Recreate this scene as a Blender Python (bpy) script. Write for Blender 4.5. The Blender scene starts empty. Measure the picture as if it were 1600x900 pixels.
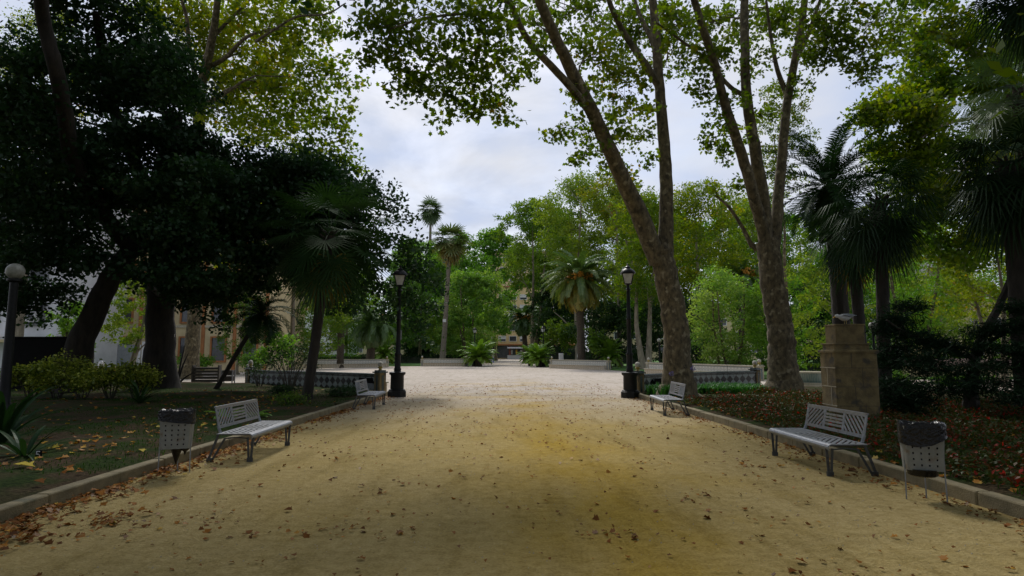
import bpy, math, random
import numpy as np
from mathutils import Vector, Matrix
R = math.radians
random.seed(7); rng = np.random.default_rng(11)
sc = bpy.context.scene
COL = sc.collection
# ------------------------------------------------------------------ camera
H = 1.65; F = 950.0
PITCH = math.atan(102/F); YAW = math.atan(-10/F)
camd = bpy.data.cameras.new('camera'); cam = bpy.data.objects.new('camera', camd); COL.objects.link(cam)
camd.sensor_width = 36; camd.lens = 36*F/1600; camd.clip_end = 2000; camd.clip_start = .05
cam.location = (0, 0, H); cam.rotation_euler = (R(90)+PITCH, 0, YAW)
sc.camera = cam
CR = cam.rotation_euler.to_matrix()
def P(px, py, d):                       # point of the place seen at photograph pixel px, py and standing d metres ahead
    v = CR @ Vector(((px-800)/F, (450-py)/F, -1.0)); v *= d/v.y
    return Vector((v.x, v.y, v.z+H))
def G(px, d, z=0.0):
    up = -d*math.sin(PITCH)+(z-H)*math.cos(PITCH); fw = d*math.cos(PITCH)+(z-H)*math.sin(PITCH)
    p = P(px, 450-F*up/fw, d); return Vector((p.x, d, z))
# ------------------------------------------------------------------ render and light
sc.view_settings.view_transform = 'Standard'; sc.view_settings.look = 'None'
sc.view_settings.gamma = 1; sc.view_settings.exposure = EXPOSURE if 'EXPOSURE' in globals() else 0.20
sc.render.engine = 'CYCLES'
cy = sc.cycles
cy.max_bounces = 7; cy.diffuse_bounces = 4; cy.glossy_bounces = 2; cy.transmission_bounces = 5; cy.transparent_max_bounces = 8
cy.sample_clamp_indirect = 4; cy.use_denoising = True
W = bpy.data.worlds.new('World'); sc.world = W; W.use_nodes = True
nt = W.node_tree; nt.nodes.clear()
def N(tree, kind, **kw):
    n = tree.nodes.new(kind)
    for k, v in kw.items():
        if k.startswith('i_'):
            key = k[2:]; key = int(key) if key.isdigit() else key.replace('_', ' ')
            n.inputs[key].default_value = v
        else: setattr(n, k, v)
    return n
SUN_EL, SUN_AZ = R(46), R(-10)          # azimuth measured from +Y towards +X
sky = N(nt, 'ShaderNodeTexSky', sky_type='NISHITA', sun_disc=False, sun_elevation=SUN_EL, sun_rotation=SUN_AZ, air_density=1.0, dust_density=2.0, ozone_density=1.5)
b1 = N(nt, 'ShaderNodeBackground', i_Strength=0.12)
b2 = N(nt, 'ShaderNodeBackground', i_Strength=0.84)
tc = N(nt, 'ShaderNodeTexCoord'); sx = N(nt, 'ShaderNodeSeparateXYZ')
nt.links.new(tc.outputs['Generated'], sx.inputs[0])
mx = N(nt, 'ShaderNodeMath', operation='MAXIMUM', i_1=0.0); nt.links.new(sx.outputs[2], mx.inputs[0])
ad = N(nt, 'ShaderNodeMath', operation='ADD', i_1=0.22); nt.links.new(mx.outputs[0], ad.inputs[0])
dx = N(nt, 'ShaderNodeMath', operation='DIVIDE'); dy = N(nt, 'ShaderNodeMath', operation='DIVIDE')
nt.links.new(sx.outputs[0], dx.inputs[0]); nt.links.new(sx.outputs[1], dy.inputs[0])
nt.links.new(ad.outputs[0], dx.inputs[1]); nt.links.new(ad.outputs[0], dy.inputs[1])
cb = N(nt, 'ShaderNodeCombineXYZ'); nt.links.new(dx.outputs[0], cb.inputs[0]); nt.links.new(dy.outputs[0], cb.inputs[1])
n1 = N(nt, 'ShaderNodeTexNoise', i_Scale=1.7, i_Detail=7.0, i_Roughness=.58, i_Distortion=.3)
nt.links.new(cb.outputs[0], n1.inputs['Vector'])
cr = N(nt, 'ShaderNodeValToRGB'); cr.color_ramp.elements[0].position = .36; cr.color_ramp.elements[1].position = .56
cr.color_ramp.elements[0].color = (.55, .55, .55, 1); cr.color_ramp.elements[1].color = (1, 1, 1, 1)
nt.links.new(n1.outputs['Fac'], cr.inputs[0])
n2 = N(nt, 'ShaderNodeTexNoise', i_Scale=2.6, i_Detail=5.0); nt.links.new(cb.outputs[0], n2.inputs['Vector'])
cr2 = N(nt, 'ShaderNodeValToRGB'); cr2.color_ramp.elements[0].position = .3; cr2.color_ramp.elements[1].position = .65
cr2.color_ramp.elements[0].color = (.58, .67, .88, 1); cr2.color_ramp.elements[1].color = (.79, .81, .87, 1)
nt.links.new(n2.outputs['Fac'], cr2.inputs[0])
nt.links.new(cr2.outputs[0], b2.inputs['Color']); nt.links.new(sky.outputs[0], b1.inputs['Color'])
ms = N(nt, 'ShaderNodeMixShader'); nt.links.new(cr.outputs[0], ms.inputs[0])
nt.links.new(b1.outputs[0], ms.inputs[1]); nt.links.new(b2.outputs[0], ms.inputs[2])
wo = N(nt, 'ShaderNodeOutputWorld'); nt.links.new(ms.outputs[0], wo.inputs[0])
sd = bpy.data.lights.new('sun', 'SUN'); so = bpy.data.objects.new('sun', sd); COL.objects.link(so)
sd.energy = 2.6; sd.angle = R(14); sd.color = (1, .96, .9)
sdir = Vector((math.sin(SUN_AZ)*math.cos(SUN_EL), math.cos(SUN_AZ)*math.cos(SUN_EL), math.sin(SUN_EL)))
so.rotation_euler = sdir.to_track_quat('Z', 'Y').to_euler(); so.location = (0, 0, 60)
# ------------------------------------------------------------------ materials
def newmat(name):
    m = bpy.data.materials.new(name); m.use_nodes = True; m.node_tree.nodes.clear(); return m, m.node_tree
MATS = {}
def pmat(name, c1, c2=None, scale=8, rough=.7, metal=0, bump=.0, bscale=None, detail=6, spec=.5, lo=.35, hi=.65, stretch=(1, 1, 1), third=None, coat=0):
    m, t = newmat(name); L = t.links.new
    o = N(t, 'ShaderNodeOutputMaterial'); b = N(t, 'ShaderNodeBsdfPrincipled'); L(b.outputs[0], o.inputs[0])
    b.inputs['Roughness'].default_value = rough; b.inputs['Metallic'].default_value = metal
    b.inputs['Specular IOR Level'].default_value = spec; b.inputs['Coat Weight'].default_value = coat
    tcn = N(t, 'ShaderNodeTexCoord'); mp = N(t, 'ShaderNodeMapping'); mp.inputs['Scale'].default_value = stretch
    L(tcn.outputs['Object'], mp.inputs[0])
    if c2 is None: c2 = tuple(min(1, x*.82) for x in c1)
    nz = N(t, 'ShaderNodeTexNoise', i_Scale=scale, i_Detail=detail, i_Roughness=.6); L(mp.outputs[0], nz.inputs['Vector'])
    cr = N(t, 'ShaderNodeValToRGB'); e = cr.color_ramp.elements
    e[0].position = lo; e[1].position = hi; e[0].color = (*c1, 1); e[1].color = (*c2, 1)
    L(nz.outputs['Fac'], cr.inputs[0])
    last = cr.outputs[0]
    if third:
        n3 = N(t, 'ShaderNodeTexNoise', i_Scale=third[1], i_Detail=4.0); L(tcn.outputs['Object'], n3.inputs['Vector'])
        r3 = N(t, 'ShaderNodeValToRGB'); r3.color_ramp.elements[0].position = third[2]; r3.color_ramp.elements[1].position = third[2]+.12
        L(n3.outputs['Fac'], r3.inputs[0])
        mxx = N(t, 'ShaderNodeMix', data_type='RGBA'); L(r3.outputs[0], mxx.inputs[0]); L(last, mxx.inputs[6]); mxx.inputs[7].default_value = (*third[0], 1)
        last = mxx.outputs[2]
    L(last, b.inputs['Base Color'])
    if bump:
        nb = N(t, 'ShaderNodeTexNoise', i_Scale=bscale or scale*4, i_Detail=5.0); L(mp.outputs[0], nb.inputs['Vector'])
        bp = N(t, 'ShaderNodeBump', i_Strength=bump, i_Distance=.02); L(nb.outputs['Fac'], bp.inputs['Height']); L(bp.outputs[0], b.inputs['Normal'])
    MATS[name] = m; return m
def leafmat(name, stops, trans=.45, gloss=.05, tmul=(1.25, 1.3, .6)):
    m, t = newmat(name); L = t.links.new
    o = N(t, 'ShaderNodeOutputMaterial'); at = N(t, 'ShaderNodeAttribute', attribute_name='tone')
    cr = N(t, 'ShaderNodeValToRGB'); e = cr.color_ramp.elements
    while len(e) < len(stops): e.new(.5)
    for k, (p, c) in enumerate(stops): e[k].position = p; e[k].color = (*c, 1)
    L(at.outputs['Fac'], cr.inputs[0])
    df = N(t, 'ShaderNodeBsdfDiffuse'); L(cr.outputs[0], df.inputs[0])
    mu = N(t, 'ShaderNodeMix', data_type='RGBA', blend_type='MULTIPLY'); mu.inputs[0].default_value = 1; L(cr.outputs[0], mu.inputs[6]); mu.inputs[7].default_value = (*tmul, 1)
    mu.clamp_result = False
    tr = N(t, 'ShaderNodeBsdfTranslucent'); L(mu.outputs[2], tr.inputs[0])
    m1 = N(t, 'ShaderNodeMixShader'); m1.inputs[0].default_value = trans; L(df.outputs[0], m1.inputs[1]); L(tr.outputs[0], m1.inputs[2])
    gl = N(t, 'ShaderNodeBsdfGlossy'); gl.inputs['Roughness'].default_value = .42; gl.inputs[0].default_value = (.8, .85, .8, 1)
    m2 = N(t, 'ShaderNodeMixShader'); m2.inputs[0].default_value = gloss; L(m1.outputs[0], m2.inputs[1]); L(gl.outputs[0], m2.inputs[2])
    L(m2.outputs[0], o.inputs[0]); MATS[name] = m; return m
# leaves (base colours; the tone attribute runs through the ramp leaf by leaf)
LF_PLANE = leafmat('plane_leaf', [(0, (.035, .075, .004)), (.5, (.08, .125, .006)), (.88, (.13, .15, .008)), (1, (.16, .11, .012))], .5, .025, (2.0, 2.0, .3))
LF_YEL = leafmat('yellowing_plane_leaf', [(0, (.04, .09, .004)), (.5, (.105, .15, .006)), (.9, (.22, .22, .008)), (1, (.28, .18, .01))], .55, .02, (1.9, 1.9, .3))
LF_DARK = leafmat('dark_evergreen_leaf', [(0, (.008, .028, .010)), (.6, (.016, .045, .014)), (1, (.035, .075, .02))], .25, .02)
LF_MID = leafmat('mid_green_leaf', [(0, (.045, .12, .012)), (.5, (.085, .20, .018)), (1, (.15, .27, .025))], .42, .025, (1.5, 1.6, .5))
LF_BRIGHT = leafmat('fresh_green_leaf', [(0, (.07, .16, .03)), (.5, (.14, .26, .045)), (1, (.30, .38, .09))], .42, .025, (1.5, 1.6, .5))
LF_OLIVE = leafmat('olive_leaf', [(0, (.05, .115, .012)), (.5, (.10, .18, .018)), (1, (.20, .26, .03))], .42, .02, (1.6, 1.6, .4))
LF_VAR = leafmat('variegated_leaf', [(0, (.03, .07, .006)), (.45, (.11, .16, .012)), (.7, (.32, .36, .04)), (1, (.55, .55, .12))], .3, .03)
LF_RED = leafmat('red_and_green_leaf', [(0, (.02, .05, .008)), (.55, (.045, .055, .012)), (.70, (.10, .028, .012)), (.92, (.22, .016, .01)), (1, (.6, .02, .012))], .25, .02)
LF_STRAP = leafmat('strap_leaf', [(0, (.015, .07, .01)), (.6, (.03, .14, .015)), (1, (.08, .21, .03))], .35, .04)
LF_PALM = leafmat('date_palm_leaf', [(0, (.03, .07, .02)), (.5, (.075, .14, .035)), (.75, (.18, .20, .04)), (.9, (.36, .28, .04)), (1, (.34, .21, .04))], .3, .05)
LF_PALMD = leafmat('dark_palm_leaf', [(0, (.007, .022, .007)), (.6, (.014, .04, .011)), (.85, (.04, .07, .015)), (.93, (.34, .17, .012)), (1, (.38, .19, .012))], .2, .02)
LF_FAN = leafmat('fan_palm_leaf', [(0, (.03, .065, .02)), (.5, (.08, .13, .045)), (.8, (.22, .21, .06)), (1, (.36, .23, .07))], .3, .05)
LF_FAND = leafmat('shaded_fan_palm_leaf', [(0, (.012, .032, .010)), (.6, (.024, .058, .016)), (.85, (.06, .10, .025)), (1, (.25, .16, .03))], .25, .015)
LF_SAGO = leafmat('low_palm_leaf', [(0, (.06, .14, .012)), (.5, (.15, .27, .025)), (1, (.27, .36, .05))], .35, .05)
LF_FIR = leafmat('conifer_needles', [(0, (.005, .016, .007)), (.6, (.010, .028, .012)), (1, (.022, .045, .02))], .12, .01)
LF_DRY = leafmat('fallen_leaf', [(0, (.10, .035, .008)), (.4, (.22, .08, .015)), (.75, (.40, .18, .03)), (1, (.46, .36, .06))], .15, .02)
LF_GRASS = leafmat('grass_blade', [(0, (.02, .06, .006)), (.6, (.045, .115, .012)), (1, (.13, .16, .025))], .3, .01)
BARK = pmat('plane_tree_bark', (.17, .135, .075), (.045, .036, .02), scale=7, rough=.95, bump=1.0, bscale=26, third=((.27, .235, .15), 4.5, .58), stretch=(1, 1, .6))
BARKD = pmat('dark_rough_bark', (.035, .028, .02), (.016, .013, .01), scale=6, rough=.95, bump=.9, bscale=20, stretch=(1, 1, .35))
BARKL = pmat('pale_bark', (.27, .235, .165), (.12, .10, .07), scale=3, rough=.9, bump=.4, bscale=12, stretch=(1, 1, .5))
PTRUNK = pmat('palm_trunk_fibre', (.09, .07, .05), (.035, .028, .02), scale=7, rough=.95, bump=1, bscale=25, stretch=(1, 1, 2.4))
PTRUNKL = pmat('pale_palm_trunk', (.20, .17, .13), (.12, .10, .075), scale=5, rough=.95, bump=.8, bscale=9, stretch=(.4, .4, 4))
FRUIT = pmat('orange_date_fruit', (.65, .30, .02), (.45, .20, .02), scale=14, rough=.6)
METAL = pmat('galvanised_grey_metal', (.30, .315, .345), (.22, .235, .26), scale=18, rough=.42, metal=.35, bump=.08, bscale=60, third=((.17, .13, .10), 16, .60))
METALD = pmat('dark_leg_metal', (.085, .088, .09), (.05, .052, .053), scale=20, rough=.5, metal=.4)
BINSHEET = pmat('light_grey_painted_sheet', (.23, .235, .22), (.18, .185, .17), scale=6, rough=.55, third=((.15, .115, .075), 7, .58))
BAG = pmat('black_plastic_film', (.006, .006, .007), (.003, .003, .004), scale=6, rough=.20, spec=.35, bump=.9, bscale=22)
IRON = pmat('black_painted_iron', (.012, .013, .014), (.007, .008, .008), scale=10, rough=.45, spec=.22, bump=.1, bscale=50)
GLASS = pmat('frosted_lantern_glass', (.52, .53, .52), (.40, .40, .39), scale=9, rough=.35)
GLOBE = pmat('white_globe_plastic', (.34, .34, .29), (.22, .22, .18), scale=9, rough=.4)
KERB = pmat('kerb_concrete', (.25, .205, .115), (.15, .125, .07), scale=5, rough=.9, bump=.5, bscale=60, third=((.10, .10, .06), 3, .62))
STONE = pmat('weathered_sandstone', (.22, .165, .075), (.10, .075, .035), scale=3.2, rough=.93, bump=.6, bscale=35, third=((.07, .06, .045), 4, .55))
STONEL = pmat('pale_mortar', (.42, .37, .26), (.30, .26, .19), scale=9, rough=.9)
CAP = pmat('dark_green_tile_cap', (.03, .05, .045), (.018, .03, .028), scale=9, rough=.25)
CREAM = pmat('cream_tile', (.42, .385, .28), (.30, .27, .19), scale=9, rough=.35)
YBALL = pmat('ochre_glazed_ceramic', (.40, .30, .07), (.30, .22, .05), scale=12, rough=.3)
WBALL = pmat('pale_stone_ball', (.50, .47, .40), (.33, .31, .26), scale=8, rough=.7)
WHITE = pmat('white_render_wall', (.66, .67, .69), (.56, .57, .59), scale=1.2, rough=.9)
YELLOW = pmat('ochre_render_wall', (.62, .47, .24), (.52, .39, .19), scale=.8, rough=.9)
CREAMW = pmat('cream_render_wall', (.55, .46, .27), (.45, .37, .21), scale=.9, rough=.9)
TERRA = pmat('terracotta_trim', (.36, .15, .05), (.28, .115, .04), scale=3, rough=.85)
ORANGE = pmat('orange_render_wall', (.72, .28, .08), (.6, .23, .06), scale=2, rough=.85)
ROOF = pmat('red_roof_tile', (.32, .10, .06), (.22, .07, .045), scale=4, rough=.85, bump=.5)
WIN = pmat('dark_window_glass', (.03, .035, .04), (.06, .065, .07), scale=1.5, rough=.12)
SHUT = pmat('white_shutter', (.62, .62, .60), (.5, .5, .48), scale=6, rough=.7)
BLUE = pmat('blue_painted_panel', (.02, .14, .55), (.015, .10, .42), scale=5, rough=.5)
BLACKB = pmat('black_painted_box', (.005, .005, .005), (.008, .008, .008), scale=5, rough=.8, spec=.1)
WOOD = pmat('dark_weathered_wood', (.06, .05, .035), (.03, .025, .018), scale=9, rough=.85, stretch=(1, 1, 6))
PLASTW = pmat('white_plastic', (.6, .6, .6), (.5, .5, .5), scale=8, rough=.5)
GREY = pmat('mid_grey_paint', (.22, .23, .24), (.16, .17, .18), scale=8, rough=.6)
YELP = pmat('yellow_paint', (.75, .42, .02), (.6, .33, .02), scale=8, rough=.5)
# ------------------------------------------------------------------ mesh helpers
def tag(o, label, cat, group=None, kind=None):
    if label: o['label'] = label
    if cat: o['category'] = cat
    if group: o['group'] = group
    if kind: o['kind'] = kind
    return o
def thing(name, label, cat, loc, rz=0, group=None, kind=None):
    o = bpy.data.objects.new(name, None); COL.objects.link(o); o.empty_display_size = .2
    o.location = loc; o.rotation_euler = (0, 0, rz); return tag(o, label, cat, group, kind)
def link(name, me, mat, parent=None):
    o = bpy.data.objects.new(name, me); COL.objects.link(o)
    if mat and not me.materials:
        for mm in (mat if isinstance(mat, (list, tuple)) else [mat]): me.materials.append(mm)
    if parent: o.parent = parent
    return o
def dup(root, loc, rz=0, s=(1, 1, 1), label=None, group=None):
    r = root.copy(); COL.objects.link(r); r.location = loc; r.rotation_euler = (0, 0, rz); r.scale = s
    if label: r['label'] = label
    if group: r['group'] = group
    for ch in list(root.children):
        c = ch.copy(); COL.objects.link(c); c.parent = r
        for g in list(ch.children):
            d = g.copy(); COL.objects.link(d); d.parent = c
    return r
def polys(name, V, mat, parent=None, tone=None, off=(0, 0, 0), smooth=False):
    """V: (N,K,3) array of separate polygons -> one mesh"""
    V = np.asarray(V, dtype=np.float32) - np.asarray(off, dtype=np.float32)
    n, k = V.shape[:2]
    me = bpy.data.meshes.new(name)
    me.vertices.add(n*k); me.vertices.foreach_set('co', V.reshape(-1))
    me.loops.add(n*k); me.loops.foreach_set('vertex_index', np.arange(n*k, dtype=np.int32))
    me.polygons.add(n); me.polygons.foreach_set('loop_start', np.arange(0, n*k, k, dtype=np.int32))
    me.update(calc_edges=True)
    if tone is not None:
        a = me.attributes.new('tone', 'FLOAT', 'FACE'); a.data.foreach_set('value', np.clip(np.asarray(tone, dtype=np.float32), 0, 1))
    return link(name, me, mat, parent)
class MB:
    def __init__(s): s.v = []; s.f = []; s.mi = []; s.cur = 0
    def add(s, vs, fs):
        b = len(s.v); s.v += [tuple(p) for p in vs]; s.f += [tuple(i+b for i in f) for f in fs]; s.mi += [s.cur]*len(fs); return s
    def box(s, c, d, rot=None, taper=1.0, b=0):
        x, y, z = d[0]/2, d[1]/2, d[2]/2; t = taper
        if b:
            ch = min(b, x*.9, y*.9); ring = lambda zz, k, e: [(-(x*k-e)+0, -(y*k-e)-0, zz)]
            prof = lambda zz, k, i: [(-x*k+i+ch, -y*k+i, zz), (x*k-i-ch, -y*k+i, zz), (x*k-i, -y*k+i+ch, zz), (x*k-i, y*k-i-ch, zz), (x*k-i-ch, y*k-i, zz), (-x*k+i+ch, y*k-i, zz), (-x*k+i, y*k-i-ch, zz), (-x*k+i, -y*k+i+ch, zz)]
            vs = prof(-z, 1, 0)+prof(z-ch, t, 0)+prof(z, t, ch*.7)
            fs = [tuple(range(7, -1, -1)), tuple(range(16, 24))]
            for q in (0, 8):
                for i in range(8): fs.append((q+i, q+(i+1) % 8, q+8+(i+1) % 8, q+8+i))
        else:
            vs = [(-x, -y, -z), (x, -y, -z), (x, y, -z), (-x, y, -z), (-x*t, -y*t, z), (x*t, -y*t, z), (x*t, y*t, z), (-x*t, y*t, z)]
            fs = [(0, 3, 2, 1), (4, 5, 6, 7), (0, 1, 5, 4), (1, 2, 6, 5), (2, 3, 7, 6), (3, 0, 4, 7)]
        c = Vector(c)
        return s.add([(rot @ Vector(p) if rot else Vector(p))+c for p in vs], fs)
    def bar(s, a, b, w, t, up=(0, 0, 1)):
        a, b = Vector(a), Vector(b); z = (b-a); L = z.length; z.normalize(); u = Vector(up)
        x = u.cross(z)
        if x.length < 1e-4: x = Vector((1, 0, 0)).cross(z)
        x.normalize(); y = z.cross(x); m = Matrix((x, y, z)).transposed()
        return s.box((a+b)/2, (w, t, L), m)
    def tube(s, pts, rad, n=8, cap=True, jit=0):
        pts = [Vector(p) for p in pts]
        if not hasattr(rad, '__len__'): rad = [rad]*len(pts)
        vs = []; fs = []; x = None
        for i, p in enumerate(pts):
            d = (pts[min(i+1, len(pts)-1)]-pts[max(i-1, 0)])
            if d.length < 1e-9: d = Vector((0, 0, 1))
            d.normalize()
            if x is None: x = d.orthogonal().normalized()
            x = (x-d*x.dot(d)); x = x.normalized() if x.length > 1e-6 else d.orthogonal().normalized()
            y = d.cross(x)
            for k in range(n):
                a = 2*math.pi*k/n; rr = rad[i]*(1+jit*math.sin(3*a+i*.35)*.6+jit*random.uniform(-.35, .35))
                vs.append(p+(x*math.cos(a)+y*math.sin(a))*rr)
        for i in range(len(pts)-1):
            for k in range(n): fs.append((i*n+k, i*n+(k+1) % n, (i+1)*n+(k+1) % n, (i+1)*n+k))
        if cap: fs += [tuple(range(n-1, -1, -1)), tuple(range((len(pts)-1)*n, len(pts)*n))]
        return s.add(vs, fs)
    def lathe(s, c, prof, n=16, rot0=0, sq=None):
        vs = []; fs = []; c = Vector(c)
        for (r, z) in prof:
            for k in range(n):
                a = 2*math.pi*k/n+rot0; vs.append(c+Vector((r*math.cos(a), r*math.sin(a), z)))
        for i in range(len(prof)-1):
            for k in range(n): fs.append((i*n+k, i*n+(k+1) % n, (i+1)*n+(k+1) % n, (i+1)*n+k))
        fs += [tuple(range(n-1, -1, -1)), tuple(range((len(prof)-1)*n, len(prof)*n))]
        return s.add(vs, fs)
    def ball(s, c, r, n=14, sc_=(1, 1, 1)):
        m = n//2; vs = []; fs = []; c = Vector(c)
        prof = [(max(1e-3, r*math.sin(math.pi*i/m)), -r*math.cos(math.pi*i/m)*sc_[2]) for i in range(m+1)]
        return s.lathe(c, prof, n)
    def build(s, name, mat, parent=None, off=(0, 0, 0), smooth=False):
        me = bpy.data.meshes.new(name); o = Vector(off)
        me.from_pydata([tuple(Vector(p)-o) for p in s.v], [], s.f)
        ob = link(name, me, mat, parent)
        if len(me.materials) > 1: me.polygons.foreach_set('material_index', s.mi)
        if smooth:
            me.polygons.foreach_set('use_smooth', [True]*len(me.polygons))
            try: me.set_sharp_from_angle(angle=R(40))
            except Exception: pass
        me.update(); return ob
# ------------------------------------------------------------------ leaves
T_OVAL = np.array([(0, 0, 0), (.45, .30, .05), (1, 0, -.04), (.45, -.30, .05)], float)
T_PLANE = np.array([(0, 0, 0), (.10, .42, .05), (.42, .30, .02), (.55, .52, .06), (.68, .20, 0), (1.0, 0, -.06), (.68, -.20, 0), (.55, -.52, .06), (.42, -.30, .02), (.10, -.42, .05)], float)
T_NEED = np.array([(0, 0, 0), (.5, .07, .0), (1, 0, 0), (.5, -.07, .0)], float)
def unit(a): return a/np.maximum(np.linalg.norm(a, axis=-1, keepdims=True), 1e-9)
def leaf_polys(C, S, tmpl, up=.6, hang=.0):
    n = len(C); nr = unit(rng.normal(size=(n, 3))+np.array([0, 0, up*1.6]))
    t = rng.normal(size=(n, 3)); t[:, 2] -= hang; t -= nr*np.sum(t*nr, 1, keepdims=True); t = unit(t); b = np.cross(nr, t)
    return (C[:, None, :] + S[:, None, None]*(tmpl[None, :, 0, None]*t[:, None, :]+tmpl[None, :, 1, None]*b[:, None, :]+tmpl[None, :, 2, None]*nr[:, None, :]))
def smooth_path(pts, n=5):
    pts = [Vector(p) for p in pts]; q = [pts[0]*2-pts[1]]+pts+[pts[-1]*2-pts[-2]]; out = []
    for i in range(1, len(q)-2):
        for k in range(n):
            t = k/n; a, b, c, d = q[i-1], q[i], q[i+1], q[i+2]
            out.append(.5*((2*b)+(c-a)*t+(2*a-5*b+4*c-d)*t*t+(3*b-a-3*c+d)*t**3))
    out.append(pts[-1]); return out
class Tree:
    def __init__(s, name, label, cat, base, group=None, bark=None, leaf=None, tmpl=T_PLANE, size=.17, up=.5, hang=.3):
        s.root = thing(name, label, cat, base, 0, group); s.base = Vector(base); s.mb = MB(); s.nodes = []
        s.bark, s.leaf, s.tmpl, s.size, s.up, s.hang = bark or BARK, leaf or LF_PLANE, tmpl, size, up, hang
        s.C = []; s.S = []; s.T = []
    def limb(s, pts, r0, r1, n=9, flare=0, jit=.05, sub=5, store=True):
        pp = smooth_path(pts, sub); m = len(pp); rad = []
        for i in range(m):
            t = i/(m-1); r = r0+(r1-r0)*t**.85
            if flare: r += flare*math.exp(-t*(m-1)/sub*2.6)
            rad.append(r)
        if jit:
            for i in range(1, m-1): pp[i] = pp[i]+Vector((random.gauss(0, 1), random.gauss(0, 1), 0))*rad[i]*.04
        s.mb.tube(pp, rad, n, jit=jit)
        if store: s.nodes += list(zip(pp, rad))
        return pp
    def near(s, p, maxr=1e9):
        p = Vector(p)
        return min(s.nodes, key=lambda q: (q[0]-p).length*(1.0 if q[0].z <= p.z+.3 else 1.7)+(.0 if q[1] < .28 else .8))
    def clump(s, c, r, n, tone=.4, spray=.35, per=12, twigs=.35, size=None, branch=True):
        c = np.array(c, float); r = np.array(r if hasattr(r, '__len__') else (r, r, r*.8), float)
        ns = max(2, int(n/per)); d = unit(rng.normal(size=(ns, 3))); rad = rng.random(ns)**(1/2.4)
        cs = c+d*rad[:, None]*r
        if branch and s.nodes:
            q, qr = s.near(c); L = (Vector(c)-q).length; br = min(max(.02, L*.013+float(r.max())*.012), qr*.7)
            mid = (q+Vector(c))/2+Vector((random.uniform(-.12, .12), random.uniform(-.12, .12), random.uniform(0, .15)))*L
            pp = smooth_path([q, mid, Vector(c)], 4); m = len(pp)
            s.mb.tube(pp, [br+(br*.3-br)*i/(m-1) for i in range(m)], 6, cap=False)
            s.nodes += [(p, br*.5) for p in pp[m//2:]]
            for k in range(ns):
                if random.random() < twigs:
                    e = Vector(cs[k]); a = pp[random.randint(m//2, m-1)]; mm = (a+e)/2+Vector((0, 0, random.uniform(0, .1)))*(e-a).length
                    s.mb.tube([a, mm, e], [br*.25+.006, .008, .004], 4, cap=False)
        cc = np.repeat(cs, per, 0)+rng.normal(size=(ns*per, 3))*spray*np.array([1, 1, .62])
        s.C.append(cc); s.S.append((size or s.size)*rng.uniform(.6, 1.25, ns*per))
        s.T.append(np.clip(np.repeat(rng.normal(tone, .13, ns), per)+rng.normal(0, .13, ns*per), 0, 1))
    def finish(s):
        tr = s.mb.build('trunk', s.bark, s.root, off=s.base, smooth=True)
        if s.C:
            C = np.concatenate(s.C); S = np.concatenate(s.S); T = np.concatenate(s.T)
            polys('crown', leaf_polys(C, S, s.tmpl, s.up, s.hang), s.leaf, s.root, T, off=s.base)
        return s.root
# generic background tree in local coordinates around its base
def bg_tree(name, label, cat, base, h, w, leaf, bark, ntr=1, crown0=.3, dens=1.0, size=.32, clumps=26, seed=0, group=None, tone=.45, tmpl=T_OVAL, trunk_r=None, flat=1.0):
    random.seed(seed); base = Vector(base)
    t = Tree(name, label, cat, base, group, bark, leaf, tmpl, size, .5, .3)
    tr = trunk_r or h*.018
    z0 = h*crown0
    for k in range(ntr):
        a = random.uniform(0, 6.28); ox = Vector((math.cos(a), math.sin(a), 0))*(.0 if ntr == 1 else w*.12)
        top = base+ox*3+Vector((random.uniform(-.1, .1)*w, random.uniform(-.1, .1)*w, h*.8))
        t.limb([base+ox*.4-Vector((0, 0, .1)), base+ox+Vector((random.uniform(-.03, .03)*w, 0, z0*.6)), base+ox*2+Vector((random.uniform(-.05, .05)*w, 0, h*.5)), top], tr, tr*.25, 8, flare=tr*.5)
        for j in range(4):
            q = t.nodes[random.randint(len(t.nodes)*2//5, len(t.nodes)-3)]
            a = random.uniform(0, 6.28); e = q[0]+Vector((math.cos(a)*w*.3, math.sin(a)*w*.3, h*.14))
            t.limb([q[0], (q[0]+e)/2+Vector((0, 0, h*.015)), e], q[1]*.55, q[1]*.15, 6, sub=3)
    for k in range(clumps):
        u = (k+.5)/clumps; zz = z0+(h*.96-z0)*u**.9
        prof = math.sin(math.pi*(.12+.80*u**1.05))**.7
        a = k*2.399+random.uniform(-.4, .4); rr = w*.5*prof*random.uniform(.35, 1.08)
        cr_ = w*random.choice((.09, .12, .15, .18, .22))
        t.clump(base+Vector((math.cos(a)*rr, math.sin(a)*rr, zz)), (cr_, cr_, cr_*.72*flat), int(dens*205*cr_*cr_*(.32/size)**1.3*.9)+40, tone=tone+random.uniform(-.22, .22), spray=cr_*.17, per=14, twigs=.12)
    return t.finish()
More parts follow.
